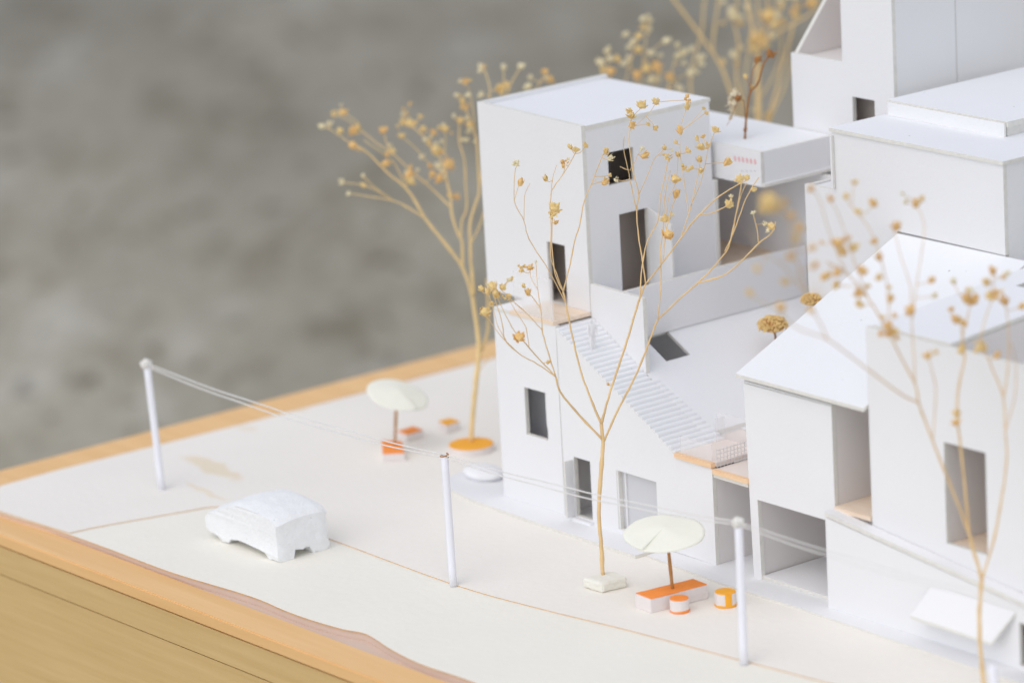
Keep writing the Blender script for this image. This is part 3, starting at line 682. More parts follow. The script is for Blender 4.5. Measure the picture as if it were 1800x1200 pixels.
# ------------------------------------------------------------------ dried-flower trees
def bud_mesh(name, kind, seed):
    """a dried calyx: an uneven core with ragged pointed sepals round it"""
    rnd = random.Random(seed); bm = bmesh.new()
    def core(c, r, sx=1, sz=1, sub=2):
        g = bmesh.ops.create_icosphere(bm, subdivisions=sub, radius=r)
        for v in g['verts']:
            v.co *= 1+.5*noise.noise(v.co*2.2/r+Vector((seed*1.7, c.x, 0)))+.25*noise.noise(v.co*5/r+Vector((0, seed, 0)))
            v.co = Vector((v.co.x*sx, v.co.y*sx, v.co.z*sz))+c
    def sepal(a, tilt, ln, w_, z0, r0):
        d = Vector((math.cos(a)*math.cos(tilt), math.sin(a)*math.cos(tilt), math.sin(tilt))); s_ = Vector((-math.sin(a), math.cos(a), 0))
        p = Vector((math.cos(a)*r0, math.sin(a)*r0, z0)); q = p+d*ln*.55+Vector((math.cos(a), math.sin(a), 0))*.08; n_ = d.cross(s_)*.07
        vv = [bm.verts.new(p-s_*w_*.5), bm.verts.new(p+s_*w_*.5), bm.verts.new(q+s_*w_*.55+n_), bm.verts.new(q-s_*w_*.55+n_), bm.verts.new(p+d*ln+s_*rnd.uniform(-.15, .15)), bm.verts.new(q-n_*1.5)]
        bm.faces.new((vv[0], vv[1], vv[2], vv[3])); bm.faces.new((vv[3], vv[2], vv[4])); bm.faces.new((vv[0], vv[5], vv[1])); bm.faces.new((vv[5], vv[4], vv[2])); bm.faces.new((vv[5], vv[3], vv[4])); bm.faces.new((vv[0], vv[3], vv[5])); bm.faces.new((vv[1], vv[5], vv[2]))
    if kind == 'round':
        core(Vector((0, 0, 0)), .78, 1, .95)
        for k in range(7): sepal(k*.9+rnd.uniform(-.25, .25), rnd.uniform(.5, 1.25), rnd.uniform(.8, 1.25), .5, -.35, .55)
    elif kind == 'oval':
        core(Vector((0, 0, 0)), .62, .85, 1.5)
        for k in range(5): sepal(k*1.26+rnd.uniform(-.2, .2), rnd.uniform(1.1, 1.45), rnd.uniform(1.3, 1.9), .48, -.75, .34)
    else:
        for q in range(5): core(Vector((rnd.uniform(-.6, .6), rnd.uniform(-.6, .6), rnd.uniform(-.5, .6))), rnd.uniform(.3, .5), 1, 1, 1)
        for k in range(11): sepal(rnd.uniform(0, 6.28), rnd.uniform(-.3, 1.4), rnd.uniform(.5, .95), .32, rnd.uniform(-.4, .4), .45)
    for v in bm.verts: v.co *= S
    me = bpy.data.meshes.new(name); bm.to_mesh(me); bm.free(); return me
BUD = {}
for mk in ('bud_gold', 'bud_orange', 'bud_cream', 'bud_brown', 'fluff'):
    for kind in ('round', 'oval', 'cluster'):
        for s in range(3):
            me = bud_mesh('bud', kind, s*3+len(BUD)); me.materials.append(M[mk]); BUD[(mk, kind, s)] = me

class Tree:
    def __init__(self, name, base_p, label, cat, stem, group='dried flower trees'):
        self.root = thing(name, base_p, label, cat, group); self.base = Vector(base_p); self.D0 = depth(base_p); self.pts = []; self.stem = stem; self.first = True
    def near(self, x, y, below=0):
        best = None
        for (px, py, d) in self.pts:
            q = (px-x)**2+(py-y)**2+(0 if py > y-2 else below)
            if best is None or q < best[0]: best = (q, d, px, py)
        return best
    def add(self, line, w0, w1, d_end=None, name=None):
        """line in photo pixels from root to tip; widths are radii in pixels"""
        if self.first: d0 = 0.0
        else: d0 = self.near(*line[0])[1]
        if d_end is None: d_end = d0+random.uniform(-1.6, 1.6)
        n = len(line); P = []
        for i, (x, y) in enumerate(line):
            t = i/(n-1) if n > 1 else 0; d = d0+(d_end-d0)*t; P.append(at(x, y, self.D0+d))
        if self.first: P[0] = self.base.copy()
        nm = name or ('trunk' if self.first else 'branch'); self.first = False
        k = self.D0/F
        tube(nm, self.root, P, w0*k*.8, w1*k*.9, self.stem, 7 if w0 > 3 else 5, 5, wob=.012, knots=.35)
        L = [Vector((x, y, 0)) for x, y in line]; Ls = smooth_line(L, 6)
        for i, q in enumerate(Ls): self.pts.append((q.x, q.y, d0+(d_end-d0)*i/max(1, len(Ls)-1)))
    def bud(self, x, y, r, mk, kind='round', twig=True, jitter=.6, tw=1.0):
        b = self.near(x, y, below=900)
        d = b[1]+random.uniform(-jitter, jitter); p = at(x, y, self.D0+d)
        q = at(b[2], b[3], self.D0+b[1])
        if twig and b[0] > 36:
            mid = (p+q)/2+Vector((random.uniform(-.1, .1), random.uniform(-.1, .1), random.uniform(-.15, .05)))
            tube('branch', self.root, [q, mid, p], tw*self.D0/F, tw*.7*self.D0/F, self.stem, 5, 4)
        o = bpy.data.objects.new('bud', BUD[(mk, kind, random.randrange(3))]); col.objects.link(o); o.parent = self.root
        o.location = (p-self.base)*S; s = r*self.D0/F*random.uniform(1.0, 1.25); o.scale = (s, s, s)
        dirv = (p-q) if (p-q).length > .05 else Vector((0, 0, 1))
        dirv = dirv.normalized()+Vector((random.uniform(-.3, .3), random.uniform(-.3, .3), .5))
        o.rotation_mode = 'QUATERNION'; o.rotation_quaternion = dirv.to_track_quat('Z', 'Y') @ Matrix.Rotation(random.uniform(0, 6.28), 3, 'Z').to_quaternion()
def companions(tree, n, mats, rmin, rmax, seed, reach=11, tw=.6):
    rnd = random.Random(seed); tips = [c for c in tree.root.children if c.name.startswith('bud')]
    for i in range(n):
        b = rnd.choice(tips); p = Vector(b.location)/S+tree.base; x, y = prj(p)
        tree.bud(x+rnd.uniform(-reach, reach), y+rnd.uniform(-reach*1.2, reach*.5), rnd.uniform(rmin, rmax), rnd.choice(mats), pick(KIND), True, .4, tw)
def pick(ws): 
    r = random.random(); a = 0
    for k, v in ws:
        a += v
        if r < a: return k
    return ws[-1][0]
KIND = [('round', .5), ('oval', .3), ('cluster', .2)]

# left tree in the amber planter
t1 = Tree('dried_flower_tree', G(828, 776, .38), 'golden dried flower tree rising from the round amber planter left of the tower', 'tree', M['stem_pale'])
t1.add([(828, 776), (832, 720), (838, 660), (842, 612), (838, 570), (831, 522)], 5.6, 4.4)
t1.add([(831, 524), (813, 470), (776, 420), (748, 384), (722, 341), (700, 318), (686, 308), (650, 272), (630, 258), (620, 256)], 3.8, 1.4, -1.5)
t1.add([(748, 384), (712, 362), (692, 353), (660, 347), (615, 340)], 2.0, 1.0)
t1.add([(692, 353), (660, 334), (639, 326), (600, 320)], 1.3, .9)
t1.add([(690, 352), (665, 334), (637, 309)], 1.3, .9)
t1.add([(813, 470), (812, 425), (805, 410), (795, 380), (792, 345), (787, 326), (783, 300)], 3.2, 2.0, 1.0)
t1.add([(793, 365), (757, 330), (724, 302), (694, 274), (660, 250), (634, 228), (628, 215), (604, 198)], 1.9, .9, 2.0)
t1.add([(634, 228), (612, 212), (588, 200)], 1.1, .8)
t1.add([(694, 274), (681, 255), (674, 230)], 1.2, .8)
t1.add([(650, 272), (610, 248), (584, 230), (565, 222)], 1.3, .8)
t1.add([(714, 328), (700, 300), (686, 280), (640, 246)], 1.4, .9)
t1.add([(783, 300), (772, 275), (754, 250), (730, 227), (710, 214)], 1.9, 1.1)
t1.add([(762, 294), (745, 278), (730, 260), (706, 240)], 1.2, .9)
t1.add([(783, 300), (782, 270), (784, 228)], 1.5, .9)
t1.add([(833, 518), (828, 460), (827, 428), (826, 394), (836, 357), (842, 337), (840, 280), (836, 240), (828, 215), (818, 190)], 3.6, 1.4, 1.5)
t1.add([(810, 416), (812, 388), (820, 368), (819, 334), (816, 280), (808, 252), (807, 216)], 2.4, 1.3, 2.5)
t1.add([(836, 240), (830, 186), (824, 156), (816, 145)], 1.4, .9)
t1.add([(842, 337), (852, 250), (861, 168), (856, 136), (850, 122), (845, 117)], 1.9, 1.0, 3.0)
t1.add([(827, 430), (846, 388), (862, 330), (872, 240), (884, 165), (886, 118)], 2.0, 1.0, 3.0)
t1.add([(872, 240), (890, 170), (902, 140), (916, 117)], 1.6, 1.2, 3.0)
t1.add([(878, 210), (915, 185), (940, 160), (958, 130)], 1.6, 1.0, 4.0)
t1.add([(841, 628), (855, 594), (858, 565), (857, 520), (856, 490)], 3.4, 2.4, 2.0)
t1.add([(838, 655), (852, 640), (870, 618)], 1.2, .7)
for x, y, r, m in [(620, 256, 7, 1), (613, 340, 4, 2), (600, 320, 5, 2), (638, 309, 5, 2), (639, 326, 6, 0), (622, 230, 9, 1), (630, 224, 7, 0), (604, 198, 6, 1), (588, 200, 6, 0), (597, 197, 4, 0), (674, 229, 7, 1), (688, 266, 7, 0), (565, 222, 5, 2), (598, 230, 6, 0), (580, 217, 5, 2), (679, 287, 7, 1), (720, 306, 8, 1), (722, 318, 7, 0), (790, 288, 10, 1), (768, 264, 10, 0), (760, 306, 7, 1), (772, 314, 8, 1), (770, 292, 7, 2), (754, 252, 6, 0), (722, 218, 9, 0), (710, 215, 7, 0), (709, 200, 4, 2), (739, 205, 5, 0), (744, 229, 7, 0), (762, 233, 6, 1), (783, 227, 6, 0), (779, 219, 4, 2), (706, 239, 6, 0), (741, 276, 5, 2), (809, 212, 6, 0), (798, 204, 4, 2), (818, 188, 8, 1), (813, 178, 5, 0), (826, 220, 9, 0), (820, 246, 5, 2), (817, 145, 6, 1), (809, 142, 4, 2), (823, 167, 5, 2), (845, 167, 6, 2), (845, 117, 5, 2), (843, 126, 4, 2), (886, 118, 5, 2), (885, 156, 10, 0), (878, 158, 7, 1), (892, 148, 6, 0), (916, 117, 6, 2), (932, 136, 5, 2), (928, 152, 7, 2), (957, 127, 6, 1), (966, 140, 7, 1), (803, 345, 6, 1), (854, 548, 7, 0)]:
    t1.bud(x, y, r, ('bud_gold', 'bud_orange', 'bud_cream')[m], pick(KIND))

companions(t1, 40, ['bud_gold', 'bud_cream', 'bud_cream', 'bud_orange'], 2.6, 4.8, 3, 15)

# sharp tree in front of the house
t2 = Tree('dried_flower_tree', G(1060, 1010, .56), 'sharply focused bare dried flower tree in the cream foam block', 'tree', M['stem'])
t2.add([(1060, 1010), (1057, 960), (1053, 900), (1056, 840), (1060, 780), (1057, 745)], 4.6, 3.6)
t2.add([(1061, 775), (1010, 720), (985, 688), (977, 662)], 2.6, 1.9, -1.5)
t2.add([(977, 662), (956, 594), (953, 575), (951, 547), (942, 530), (928, 514)], 1.4, .9, -2.0)
t2.add([(951, 547), (945, 508), (942, 462)], .9, .6)
t2.add([(977, 662), (945, 640), (912, 621), (888, 597), (882, 565), (868, 520)], 1.4, .8, -3)
t2.add([(977, 662), (945, 628), (925, 605), (914, 594)], 1.5, 1.1, -2.5)
t2.add([(914, 594), (900, 575), (882, 540), (870, 512)], 1.0, .7, -3.2)
t2.add([(953, 580), (930, 555), (902, 530), (880, 508)], 1.0, .7, -2.4)
t2.add([(930, 612), (924, 575), (905, 545), (893, 523)], .9, .6)
t2.add([(912, 621), (880, 590), (858, 560), (848, 548)], .9, .6)
t2.add([(888, 597), (874, 570), (866, 540), (858, 515)], .8, .6)
t2.add([(945, 508), (934, 490), (932, 472)], .8, .6)
t2.add([(1057, 745), (1038, 700), (1020, 650), (1006, 592), (994, 532), (990, 513)], 2.5, 1.6, 1.0)
t2.add([(990, 513), (976, 482), (970, 430), (971, 385), (972, 370)], 1.4, 1.0, 0.2)
t2.add([(990, 513), (978, 480), (968, 450), (969, 400), (968, 345), (976, 325), (986, 312), (1000, 290), (1011, 270)], 1.2, .8, 1.5)
t2.add([(968, 345), (972, 312), (979, 290)], .8, .5)
t2.add([(986, 312), (992, 300), (993, 288)], .8, .6)
t2.add([(990, 513), (1002, 465), (1010, 425), (1019, 395), (1026, 358), (1042, 318), (1060, 272)], 1.5, 1.0, 2.0)
t2.add([(994, 532), (965, 476), (930, 420), (921, 388), (904, 352), (906, 296)], 1.1, .7, -.5)
t2.add([(921, 388), (922, 345), (932, 322)], .8, .5)
t2.add([(904, 352), (909, 335), (914, 322)], .7, .5)
t2.add([(1057, 745), (1069, 700), (1092, 630), (1108, 580), (1122, 532), (1135, 499)], 2.7, 2.0, .5)
t2.add([(1135, 499), (1128, 450), (1122, 412), (1119, 368), (1123, 342), (1114, 307), (1107, 264), (1106, 236), (1110, 206)], 1.7, .9, 2.5)
t2.add([(1119, 368), (1108, 320), (1104, 297), (1096, 262), (1097, 240)], 1.2, .7)
t2.add([(1105, 299), (1098, 297), (1090, 293)], 1.0, .8)
t2.add([(1107, 300), (1116, 285), (1121, 272)], .9, .5)
t2.add([(1123, 342), (1140, 305), (1150, 280), (1168, 262)], .9, .6)
t2.add([(1110, 206), (1122, 195), (1128, 187)], .6, .5)
t2.add([(1107, 230), (1140, 200), (1153, 180)], .6, .5)
t2.add([(1124, 530), (1128, 472), (1136, 430), (1145, 410), (1157, 386), (1161, 344), (1169, 310), (1175, 280)], 1.6, .9, 1.0)
t2.add([(1135, 499), (1160, 468), (1196, 420), (1220, 388), (1257, 351), (1291, 328), (1318, 314)], 1.9, 1.1, -1.5)
t2.add([(1196, 420), (1214, 365), (1226, 310), (1231, 285)], 1.2, .8, 0)
t2.add([(1165, 462), (1170, 415), (1180, 370), (1189, 345)], 1.2, .8, 1.5)
t2.add([(1172, 405), (1170, 388), (1175, 350), (1188, 320), (1192, 275)], .9, .6, 1.5)
t2.add([(1210, 372), (1204, 330), (1196, 270), (1195, 232)], .9, .6, 2.0)
t2.add([(1214, 362), (1232, 320), (1245, 262)], .9, .6)
t2.add([(1062, 775), (1085, 722), (1110, 675), (1132, 625), (1145, 590), (1156, 562)], 2.6, 1.8, -.5)
t2.add([(1156, 562), (1162, 500), (1161, 440), (1166, 400), (1168, 350), (1178, 300)], 1.4, .8, 2.0)
t2.add([(1156, 562), (1200, 520), (1240, 485), (1266, 455), (1281, 434), (1290, 395), (1299, 350), (1304, 318)], 1.9, 1.2, -2.5)
t2.add([(1274, 442), (1291, 404), (1309, 355), (1323, 328), (1334, 312)], 1.5, 1.0, -1.5)
t2.add([(1290, 395), (1302, 345), (1312, 322)], 1.1, .8, -3)
t2.add([(1226, 378), (1250, 375), (1272, 365), (1283, 357)], 1.2, .9, -1.0)
t2.add([(1225, 498), (1270, 485), (1301, 461), (1333, 428), (1356, 410), (1363, 390)], 1.7, 1.2, -3.5)
t2.add([(1333, 428), (1331, 405), (1324, 376)], 1.2, .9, -3.0)
for x, y, r, m in [(928, 513, 8, 1), (942, 460, 3, 2), (846, 507, 6, 0), (866, 503, 10, 0), (872, 517, 9, 0), (858, 512, 8, 0), (883, 505, 6, 0), (852, 548, 8, 0), (899, 490, 5, 0), (893, 523, 6, 0), (864, 535, 5, 0), (917, 476, 6, 0), (921, 468, 4, 0), (932, 470, 6, 1), (913, 593, 9, 1), (964, 636, 4, 1), (975, 366, 9, 0), (973, 378, 7, 0), (977, 391, 6, 1), (993, 288, 8, 1), (1002, 258, 6, 0), (1012, 263, 6, 0), (1030, 256, 6, 0), (1065, 265, 7, 0), (1073, 278, 7, 2), (1064, 320, 7, 1), (1072, 308, 4, 0), (1084, 316, 5, 2), (907, 288, 6, 2), (915, 320, 8, 1), (959, 314, 6, 0), (1069, 675, 3, 1), (1110, 203, 8, 0), (1107, 195, 6, 0), (1111, 220, 6, 1), (1128, 185, 8, 0), (1153, 178, 6, 0), (1134, 273, 8, 1), (1152, 225, 5, 0), (1168, 260, 6, 0), (1175, 277, 7, 0), (1195, 228, 8, 1), (1188, 250, 4, 0), (1192, 272, 6, 0), (1189, 340, 9, 1), (1174, 413, 10, 1), (1170, 385, 8, 0), (1188, 315, 8, 0), (1230, 280, 7, 0), (1233, 258, 8, 0), (1245, 256, 6, 0), (1210, 265, 7, 0), (1215, 295, 5, 0), (1203, 296, 7, 0), (1232, 300, 6, 0), (1225, 243, 5, 0), (1236, 240, 4, 1), (1208, 176, 7, 1), (1208, 188, 6, 0), (1241, 198, 5, 0), (1258, 228, 7, 0), (1279, 285, 8, 1), (1300, 315, 8, 0), (1313, 312, 7, 0), (1325, 333, 7, 0), (1282, 359, 7, 0), (1285, 345, 4, 2), (1356, 398, 8, 0), (1350, 405, 4, 2), (1324, 374, 4, 2), (1405, 228, 5, 2), (1360, 256, 5, 0), (1388, 258, 5, 0), (1338, 256, 5, 0)]:
    if x > 1335 and y < 300: continue
    t2.bud(x, y, r, ('bud_gold', 'bud_orange', 'bud_cream')[m], pick([('round', .4), ('oval', .45), ('cluster', .15)]), tw=.75)

companions(t2, 22, ['bud_gold', 'bud_gold', 'bud_cream'], 2.4, 4.5, 5, 13, .5)

# blurred tree on the right, nearest to the lens
t3 = Tree('dried_flower_tree', G(1728, 1230, 0), 'tall blurred dried flower tree at the right front of the long block', 'tree', M['stem'])
t3.add([(1728, 1230), (1729, 1198), (1723, 1130), (1722, 1071), (1726, 1018)], 4.6, 3.8, 0)
t3.add([(1726, 1018), (1716, 982), (1704, 938), (1698, 876), (1689, 787), (1683, 740), (1684, 687), (1695, 632), (1692, 600), (1690, 568)], 3.6, 1.5, -2)
t3.add([(1708, 950), (1684, 884), (1658, 822), (1634, 760), (1615, 708), (1609, 676), (1585, 630), (1561, 584), (1527, 526), (1488, 480), (1452, 460)], 3.0, 1.2, -5)
t3.add([(1726, 1018), (1747, 947), (1760, 880), (1770, 804), (1767, 757), (1764, 699), (1745, 650), (1737, 630), (1722, 600)], 2.6, 1.3, -3)
t3.add([(1764, 699), (1772, 640), (1772, 568), (1766, 530)], 1.6, 1.0, -2)
t3.add([(1767, 757), (1783, 700), (1786, 645), (1776, 600)], 1.4, .8, -6)
t3.add([(1615, 708), (1580, 690), (1520, 645), (1455, 597), (1400, 575), (1362, 540)], 2.2, 1.0, -14)
t3.add([(1561, 584), (1562, 520), (1548, 455), (1530, 405), (1497, 362)], 1.5, .8, -4)
t3.add([(1640, 770), (1645, 690), (1638, 650), (1630, 625)], 1.4, .9, -4)
t3.add([(1609, 676), (1606, 620), (1602, 550), (1600, 503), (1584, 453), (1570, 400)], 1.5, .8, -3)
t3.add([(1604, 560), (1611, 500), (1624, 415), (1622, 384), (1610, 358)], 1.2, .8, -2)
t3.add([(1488, 480), (1470, 440), (1455, 400), (1440, 350), (1426, 330)], 1.3, .8, -8)
t3.add([(1527, 526), (1505, 470), (1490, 420), (1475, 380), (1460, 350)], 1.3, .8, -6)
t3.add([(1690, 600), (1700, 560), (1705, 530)], 1.4, 1.0, -2)
t3.add([(1722, 600), (1735, 550), (1746, 520), (1745, 478)], 1.4, .9, -2)
t3.add([(1455, 597), (1420, 520), (1395, 440), (1385, 385), (1352, 352)], 1.6, 1.0, -20)
t3.add([(1420, 520), (1380, 470), (1340, 440), (1318, 405)], 1.2, .7, -19)
for x, y, r, m in [(1516, 476, 9, 1), (1509, 515, 8, 1), (1511, 534, 9, 0), (1561, 572, 8, 1), (1564, 586, 8, 1), (1565, 524, 9, 1), (1424, 545, 7, 1), (1469, 502, 6, 0), (1545, 452, 8, 1), (1537, 424, 7, 1), (1576, 398, 10, 1), (1535, 357, 9, 1), (1508, 372, 6, 0), (1460, 350, 8, 1), (1425, 332, 8, 1), (1487, 345, 7, 0), (1502, 320, 6, 0), (1472, 428, 10, 1), (1480, 442, 8, 1), (1500, 435, 9, 0), (1428, 435, 7, 1), (1450, 486, 10, 1), (1432, 466, 7, 1), (1472, 479, 8, 1), (1545, 487, 7, 0), (1630, 625, 7, 1), (1601, 545, 10, 1), (1610, 357, 8, 1), (1592, 354, 5, 2), (1586, 340, 4, 2), (1682, 726, 9, 0), (1681, 742, 8, 1), (1691, 614, 9, 0), (1722, 609, 11, 0), (1753, 624, 8, 1), (1680, 561, 10, 1), (1695, 568, 8, 1), (1699, 524, 11, 1), (1711, 528, 11, 1), (1734, 496, 9, 0), (1745, 476, 8, 1), (1745, 520, 11, 0), (1755, 518, 8, 1), (1766, 530, 9, 1), (1797, 538, 8, 1), (1638, 492, 8, 1), (1676, 494, 6, 2), (1643, 519, 6, 2), (1770, 480, 6, 2), (1705, 510, 6, 2), (1350, 352, 10, 0), (1362, 366, 10, 0), (1342, 368, 8, 0), (1376, 358, 9, 0), (1391, 378, 8, 1), (1405, 400, 8, 1), (1389, 452, 7, 1), (1330, 472, 7, 0), (1380, 495, 8, 0), (1318, 514, 7, 0), (1372, 540, 8, 1), (1398, 420, 8, 0)]:
    t3.bud(x, y, r, ('bud_gold', 'bud_orange', 'bud_cream')[m], pick([('round', .4), ('oval', .5), ('cluster', .1)]), tw=.9)

companions(t3, 24, ['bud_orange', 'bud_gold', 'bud_orange'], 4, 7, 7, 18, .7)

# bushy sprig behind the tower
b4 = foot(1120, 255.0)
t4 = Tree('dried_flower_tree', b4, 'pale bushy dried flower tree showing just above the tower roof', 'tree', M['stem_pale'])
yb = prj(b4)[1]
t4.add([(1120, yb), (1122, 600), (1118, 420), (1122, 300)], 5, 3.4, 0)
for L in ([(1122, 300), (1130, 200), (1128, 140), (1138, 52), (1143, 37)], [(1121, 320), (1100, 210), (1098, 150), (1123, 66)], [(1120, 330), (1085, 220), (1062, 140), (1056, 110)], [(1122, 310), (1080, 200), (1067, 92)], [(1122, 300), (1140, 200), (1120, 150), (1143, 93), (1172, 72)], [(1122, 305), (1160, 210), (1178, 136), (1191, 98), (1215, 89)], [(1122, 310), (1150, 220), (1180, 150), (1214, 127), (1233, 105)], [(1121, 320), (1120, 220), (1118, 150), (1105, 103)], [(1122, 310), (1145, 210), (1152, 140), (1154, 118)]):
    t4.add(L, 1.8, .8)
for x, y, r, m in [(1143, 37, 4, 2), (1138, 51, 7, 2), (1123, 63, 6, 0), (1123, 88, 8, 0), (1105, 84, 6, 2), (1067, 90, 5, 2), (1085, 103, 7, 0), (1073, 103, 5, 2), (1105, 103, 6, 2), (1172, 72, 7, 2), (1143, 93, 6, 2), (1137, 120, 8, 0), (1154, 117, 9, 1), (1120, 131, 7, 1), (1074, 126, 8, 1), (1056, 110, 6, 2), (1060, 124, 6, 0), (1191, 98, 7, 2), (1201, 93, 7, 2), (1215, 89, 4, 2), (1203, 111, 5, 2), (1232, 103, 6, 2), (1237, 99, 4, 2), (1233, 113, 5, 2), (1214, 127, 7, 2), (1226, 127, 4, 2), (1178, 135, 7, 1), (1194, 155, 7, 2), (1145, 140, 7, 2), (1156, 140, 6, 2), (1097, 112, 6, 2), (1112, 74, 5, 2)]:
    t4.bud(x, y, r, ('bud_gold', 'bud_orange', 'bud_cream')[m], pick(KIND))

companions(t4, 12, ['bud_cream', 'bud_cream', 'bud_gold'], 3.5, 6.5, 9, 17)

# large blurred sprig at the back right
b5 = foot(1322, 264.0)
t5 = Tree('dried_flower_tree', b5, 'large pale blurred dried flower tree behind the bridge box', 'tree', M['stem_pale'])
yb = prj(b5)[1]
t5.add([(1322, yb), (1326, 600), (1328, 400), (1332, 260), (1333, 200), (1332, 130), (1331, 70)], 6, 4.6, 0)
for L, a, b in (([(1328, 300), (1284, 160), (1263, 110), (1228, 58), (1184, 0), (1165, -30)], 4, 3), ([(1322, 400), (1240, 260), (1214, 163), (1221, 100), (1233, 58), (1238, 5), (1250, -30)], 3, 2), ([(1262, 108), (1253, 82), (1263, 0), (1268, -40)], 3, 2), ([(1330, 260), (1296, 152), (1298, 79), (1291, 40), (1296, 0), (1290, -40)], 3.6, 2), ([(1331, 75), (1320, 40), (1315, 14), (1312, -40)], 4, 2.5), ([(1331, 75), (1340, 60), (1350, 28), (1345, -40)], 4, 2.5), ([(1336, 90), (1354, 58), (1375, 14), (1385, -40)], 3.6, 2), ([(1336, 80), (1352, 68), (1380, 51), (1422, 26), (1440, 0)], 3.4, 2.2), ([(1332, 260), (1357, 187), (1375, 117), (1394, 47), (1398, 0)], 4, 2.4), ([(1331, 270), (1362, 190), (1380, 150), (1392, 100)], 3, 2), ([(1331, 90), (1334, 40), (1330, -20)], 3.5, 2), ([(1310, 210), (1308, 150), (1318, 80), (1322, 20)], 2.5, 1.8), ([(1333, 180), (1372, 100), (1366, 20), (1360, -20)], 2.4, 1.6)):
    t5.add(L, a*.78, b*.78)
for x, y, r, m in [(1288, 30, 8, 2), (1300, 32, 9, 2), (1350, 28, 11, 0), (1396, 24, 8, 1), (1427, 5, 9, 1), (1315, 14, 8, 2), (1331, 68, 11, 0), (1322, 72, 8, 0), (1340, 70, 8, 0), (1351, 203, 8, 0), (1296, 112, 6, 0), (1405, 12, 6, 0), (1360, 22, 6, 2), (1375, 10, 6, 0)]:
    t5.bud(x, y, r, ('bud_gold', 'bud_orange', 'bud_cream')[m], pick(KIND))

companions(t5, 26, ['bud_cream', 'bud_gold', 'bud_gold'], 4, 8, 11, 30)

# brown dried stem on the bridge box
b6 = G(1309, 244, 18.56)
t6 = Tree('dried_plant', b6, 'brown dried stem with a curled flower head standing on the bridge box', 'plant', M['stem_brown'], 'dried plants on the roofs')
t6.add([(1309, 244), (1312, 205), (1319, 163), (1331, 149), (1338, 125), (1343, 112), (1352, 99)], 2.6, 1.5, 0)
t6.add([(1311, 215), (1316, 180), (1322, 131), (1332, 109)], 1.5, .9, .3)
t6.add([(1311, 222), (1309, 195), (1307, 178), (1298, 173)], .9, .8, -.2)
t6.add([(1326, 155), (1318, 152), (1312, 137)], .9, .6)
for x, y, r, m, k in [(1355, 96, 9, 'bud_brown', 'cluster'), (1354, 97, 7, 'bud_brown', 'cluster'), (1333, 106, 7, 'bud_brown', 'cluster'), (1311, 135, 5, 'bud_gold', 'oval'), (1290, 168, 9, 'fluff', 'cluster'), (1287, 180, 10, 'fluff', 'cluster'), (1286, 192, 6, 'fluff', 'cluster'), (1297, 173, 8, 'bud_brown', 'oval'), (1292, 160, 6, 'fluff', 'cluster'), (1322, 153, 4, 'bud_gold', 'oval'), (1310, 228, 5, 'bud_brown', 'oval')]:
    t6.bud(x, y, r, m, k, twig=False, jitter=.15)
t6.add([(1298, 176), (1290, 195), (1284, 209), (1277, 221)], .8, .5)
t6.bud(1284, 207, 5, 'fluff', 'oval', False); t6.bud(1288, 200, 4, 'fluff', 'round', False)

# two brown flower heads on the sloping roof
def pompom(px, py, Y, wpx, label):
    c = PY(Y, px, py); D = depth(c); r = wpx/2*D/F
    zb = sl(c.x) if c.x < 14.4 else 5.75
    t = thing('flower_head', (c.x+.25, c.y-.1, zb), label, 'plant', 'dried plants on the roofs')
    tube('stem', t, [(c.x+.25, c.y-.1, zb), (c.x+.2, c.y, c.z-r*.8), (c.x, c.y, c.z-r*.2)], .07, .06, M['stem_brown'], 6, 4)
    bm = bmesh.new(); rnd = random.Random(int(px))
    for i in range(520):
        a = rnd.uniform(0, 6.283); e = math.asin(rnd.uniform(-.45, 1)); d = Vector((math.cos(a)*math.cos(e), math.sin(a)*math.cos(e), math.sin(e)*.62))
        q = c+d*r*rnd.uniform(.72, 1.02)
        g = bmesh.ops.create_icosphere(bm, subdivisions=1, radius=r*rnd.uniform(.035, .085))
        for v in g['verts']: v.co = v.co+q
    bm.verts.index_update()
    o = mesh_obj('florets', [v.co.copy() for v in bm.verts], [[v.index for v in f.verts] for f in bm.faces], M['bud_gold'], t); o['kind'] = 'stuff'; bm.free()
    bm = bmesh.new(); bmesh.ops.create_icosphere(bm, subdivisions=3, radius=r*.82)
    for v in bm.verts: v.co.z *= .6; v.co *= 1+.12*noise.noise(v.co*8); v.co += c
    bm.verts.index_update(); mesh_obj('flower_core', [v.co.copy() for v in bm.verts], [[v.index for v in f.verts] for f in bm.faces], M['bud_brown'], t); bm.free()
pompom(1358, 571, 10.6, 54, 'brown dried flower head on the sloping roof, the nearer and whole one')
pompom(1426, 527, 11.0, 38, 'brown dried flower head half hidden behind the gabled roof edge')
# small dried tuft behind the landing glass
tq = Vector((16.2, 4.2, 5.62)); tt = thing('dried_tuft', tq, 'tiny pinkish dried tuft behind the landing glass', 'plant', 'dried plants on the roofs')
for k in range(9):
    a = random.uniform(0, 6.28); e = Vector((.45*math.cos(a), .45*math.sin(a), random.uniform(.35, .8)))
    tube('blade', tt, [tq, tq+e*.5+Vector((0, 0, .1)), tq+e], .04, .02, M['balsa'], 4, 3)

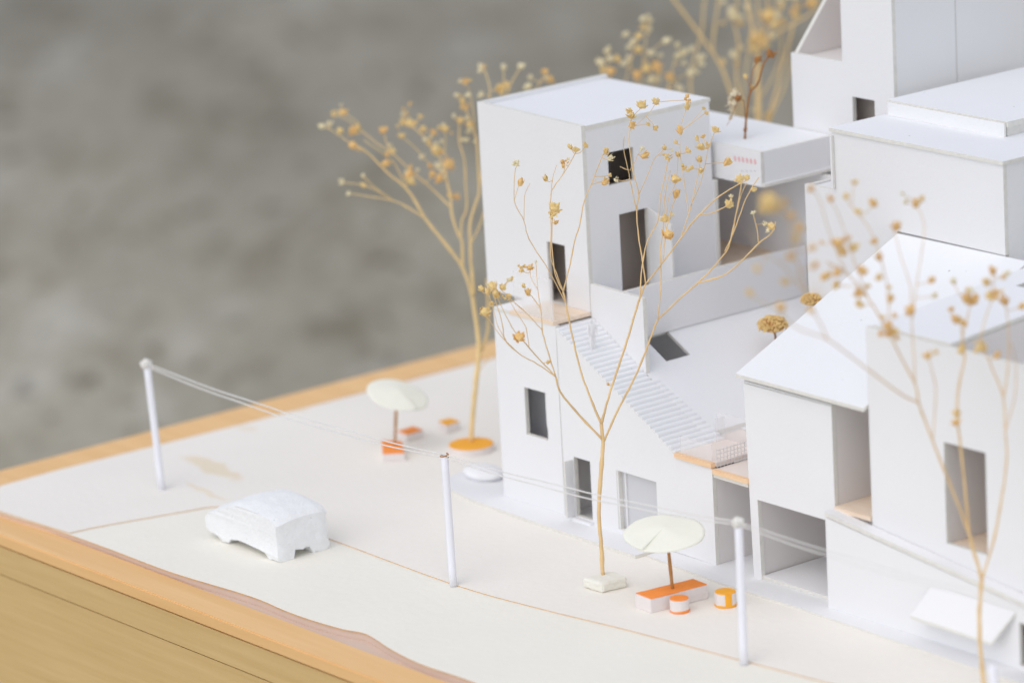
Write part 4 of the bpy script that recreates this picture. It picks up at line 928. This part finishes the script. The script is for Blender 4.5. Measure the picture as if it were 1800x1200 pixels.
# ------------------------------------------------------------------ paper figure on the stair
fx, fy = 7.25, .95; fz = sl(fx)-.03
def figure():
    me = bpy.data.meshes.new('person'); H_ = 1.75
    J = {'pel': (0, 0, .50), 'chest': (0, 0, .72), 'neck': (0, .01, .82), 'head': (0, .02, .90), 'crown': (0, .02, .97),
         'shl': (-.11, 0, .78), 'ell': (-.15, -.02, .62), 'hal': (-.14, -.08, .48), 'shr': (.11, 0, .78), 'elr': (.15, -.02, .62), 'har': (.14, -.07, .48),
         'hil': (-.055, 0, .48), 'knl': (-.06, -.05, .27), 'anl': (-.06, -.02, .04), 'tol': (-.065, -.10, .02), 'hir': (.055, 0, .48), 'knr': (.06, .02, .26), 'anr': (.06, .06, .04), 'tor': (.065, -.02, .02)}
    R_ = {'pel': .085, 'chest': .09, 'neck': .035, 'head': .062, 'crown': .045, 'shl': .04, 'ell': .03, 'hal': .025, 'shr': .04, 'elr': .03, 'har': .025, 'hil': .06, 'knl': .042, 'anl': .03, 'tol': .024, 'hir': .06, 'knr': .042, 'anr': .03, 'tor': .024}
    E_ = [('pel', 'chest'), ('chest', 'neck'), ('neck', 'head'), ('head', 'crown'), ('chest', 'shl'), ('shl', 'ell'), ('ell', 'hal'), ('chest', 'shr'), ('shr', 'elr'), ('elr', 'har'), ('pel', 'hil'), ('hil', 'knl'), ('knl', 'anl'), ('anl', 'tol'), ('pel', 'hir'), ('hir', 'knr'), ('knr', 'anr'), ('anr', 'tor')]
    ks = list(J); a = math.radians(75)
    vv = [tuple(Vector((J[k][0]*math.cos(a)-J[k][1]*math.sin(a), J[k][0]*math.sin(a)+J[k][1]*math.cos(a), J[k][2]))*H_*S) for k in ks]
    me.from_pydata(vv, [(ks.index(p_), ks.index(q_)) for p_, q_ in E_], [])
    o = bpy.data.objects.new('person', me); col.objects.link(o); o.location = Vector((fx, fy, fz))*S
    sk = o.modifiers.new('skin', 'SKIN'); sk.use_smooth_shade = True
    for i, k in enumerate(ks): me.skin_vertices[0].data[i].radius = (R_[k]*H_*S, R_[k]*H_*S)
    me.skin_vertices[0].data[0].use_root = True
    sb = o.modifiers.new('sub', 'SUBSURF'); sb.levels = 2; sb.render_levels = 2
    me.materials.append(M['card'])
    return o
tag(figure(), 'small all white scale figure of a person walking down the ribbed stair', 'figure')

scene.render.resolution_x = 1024; scene.render.resolution_y = 682
scene.cycles.max_bounces = 10; scene.cycles.diffuse_bounces = 6; scene.cycles.transparent_max_bounces = 12
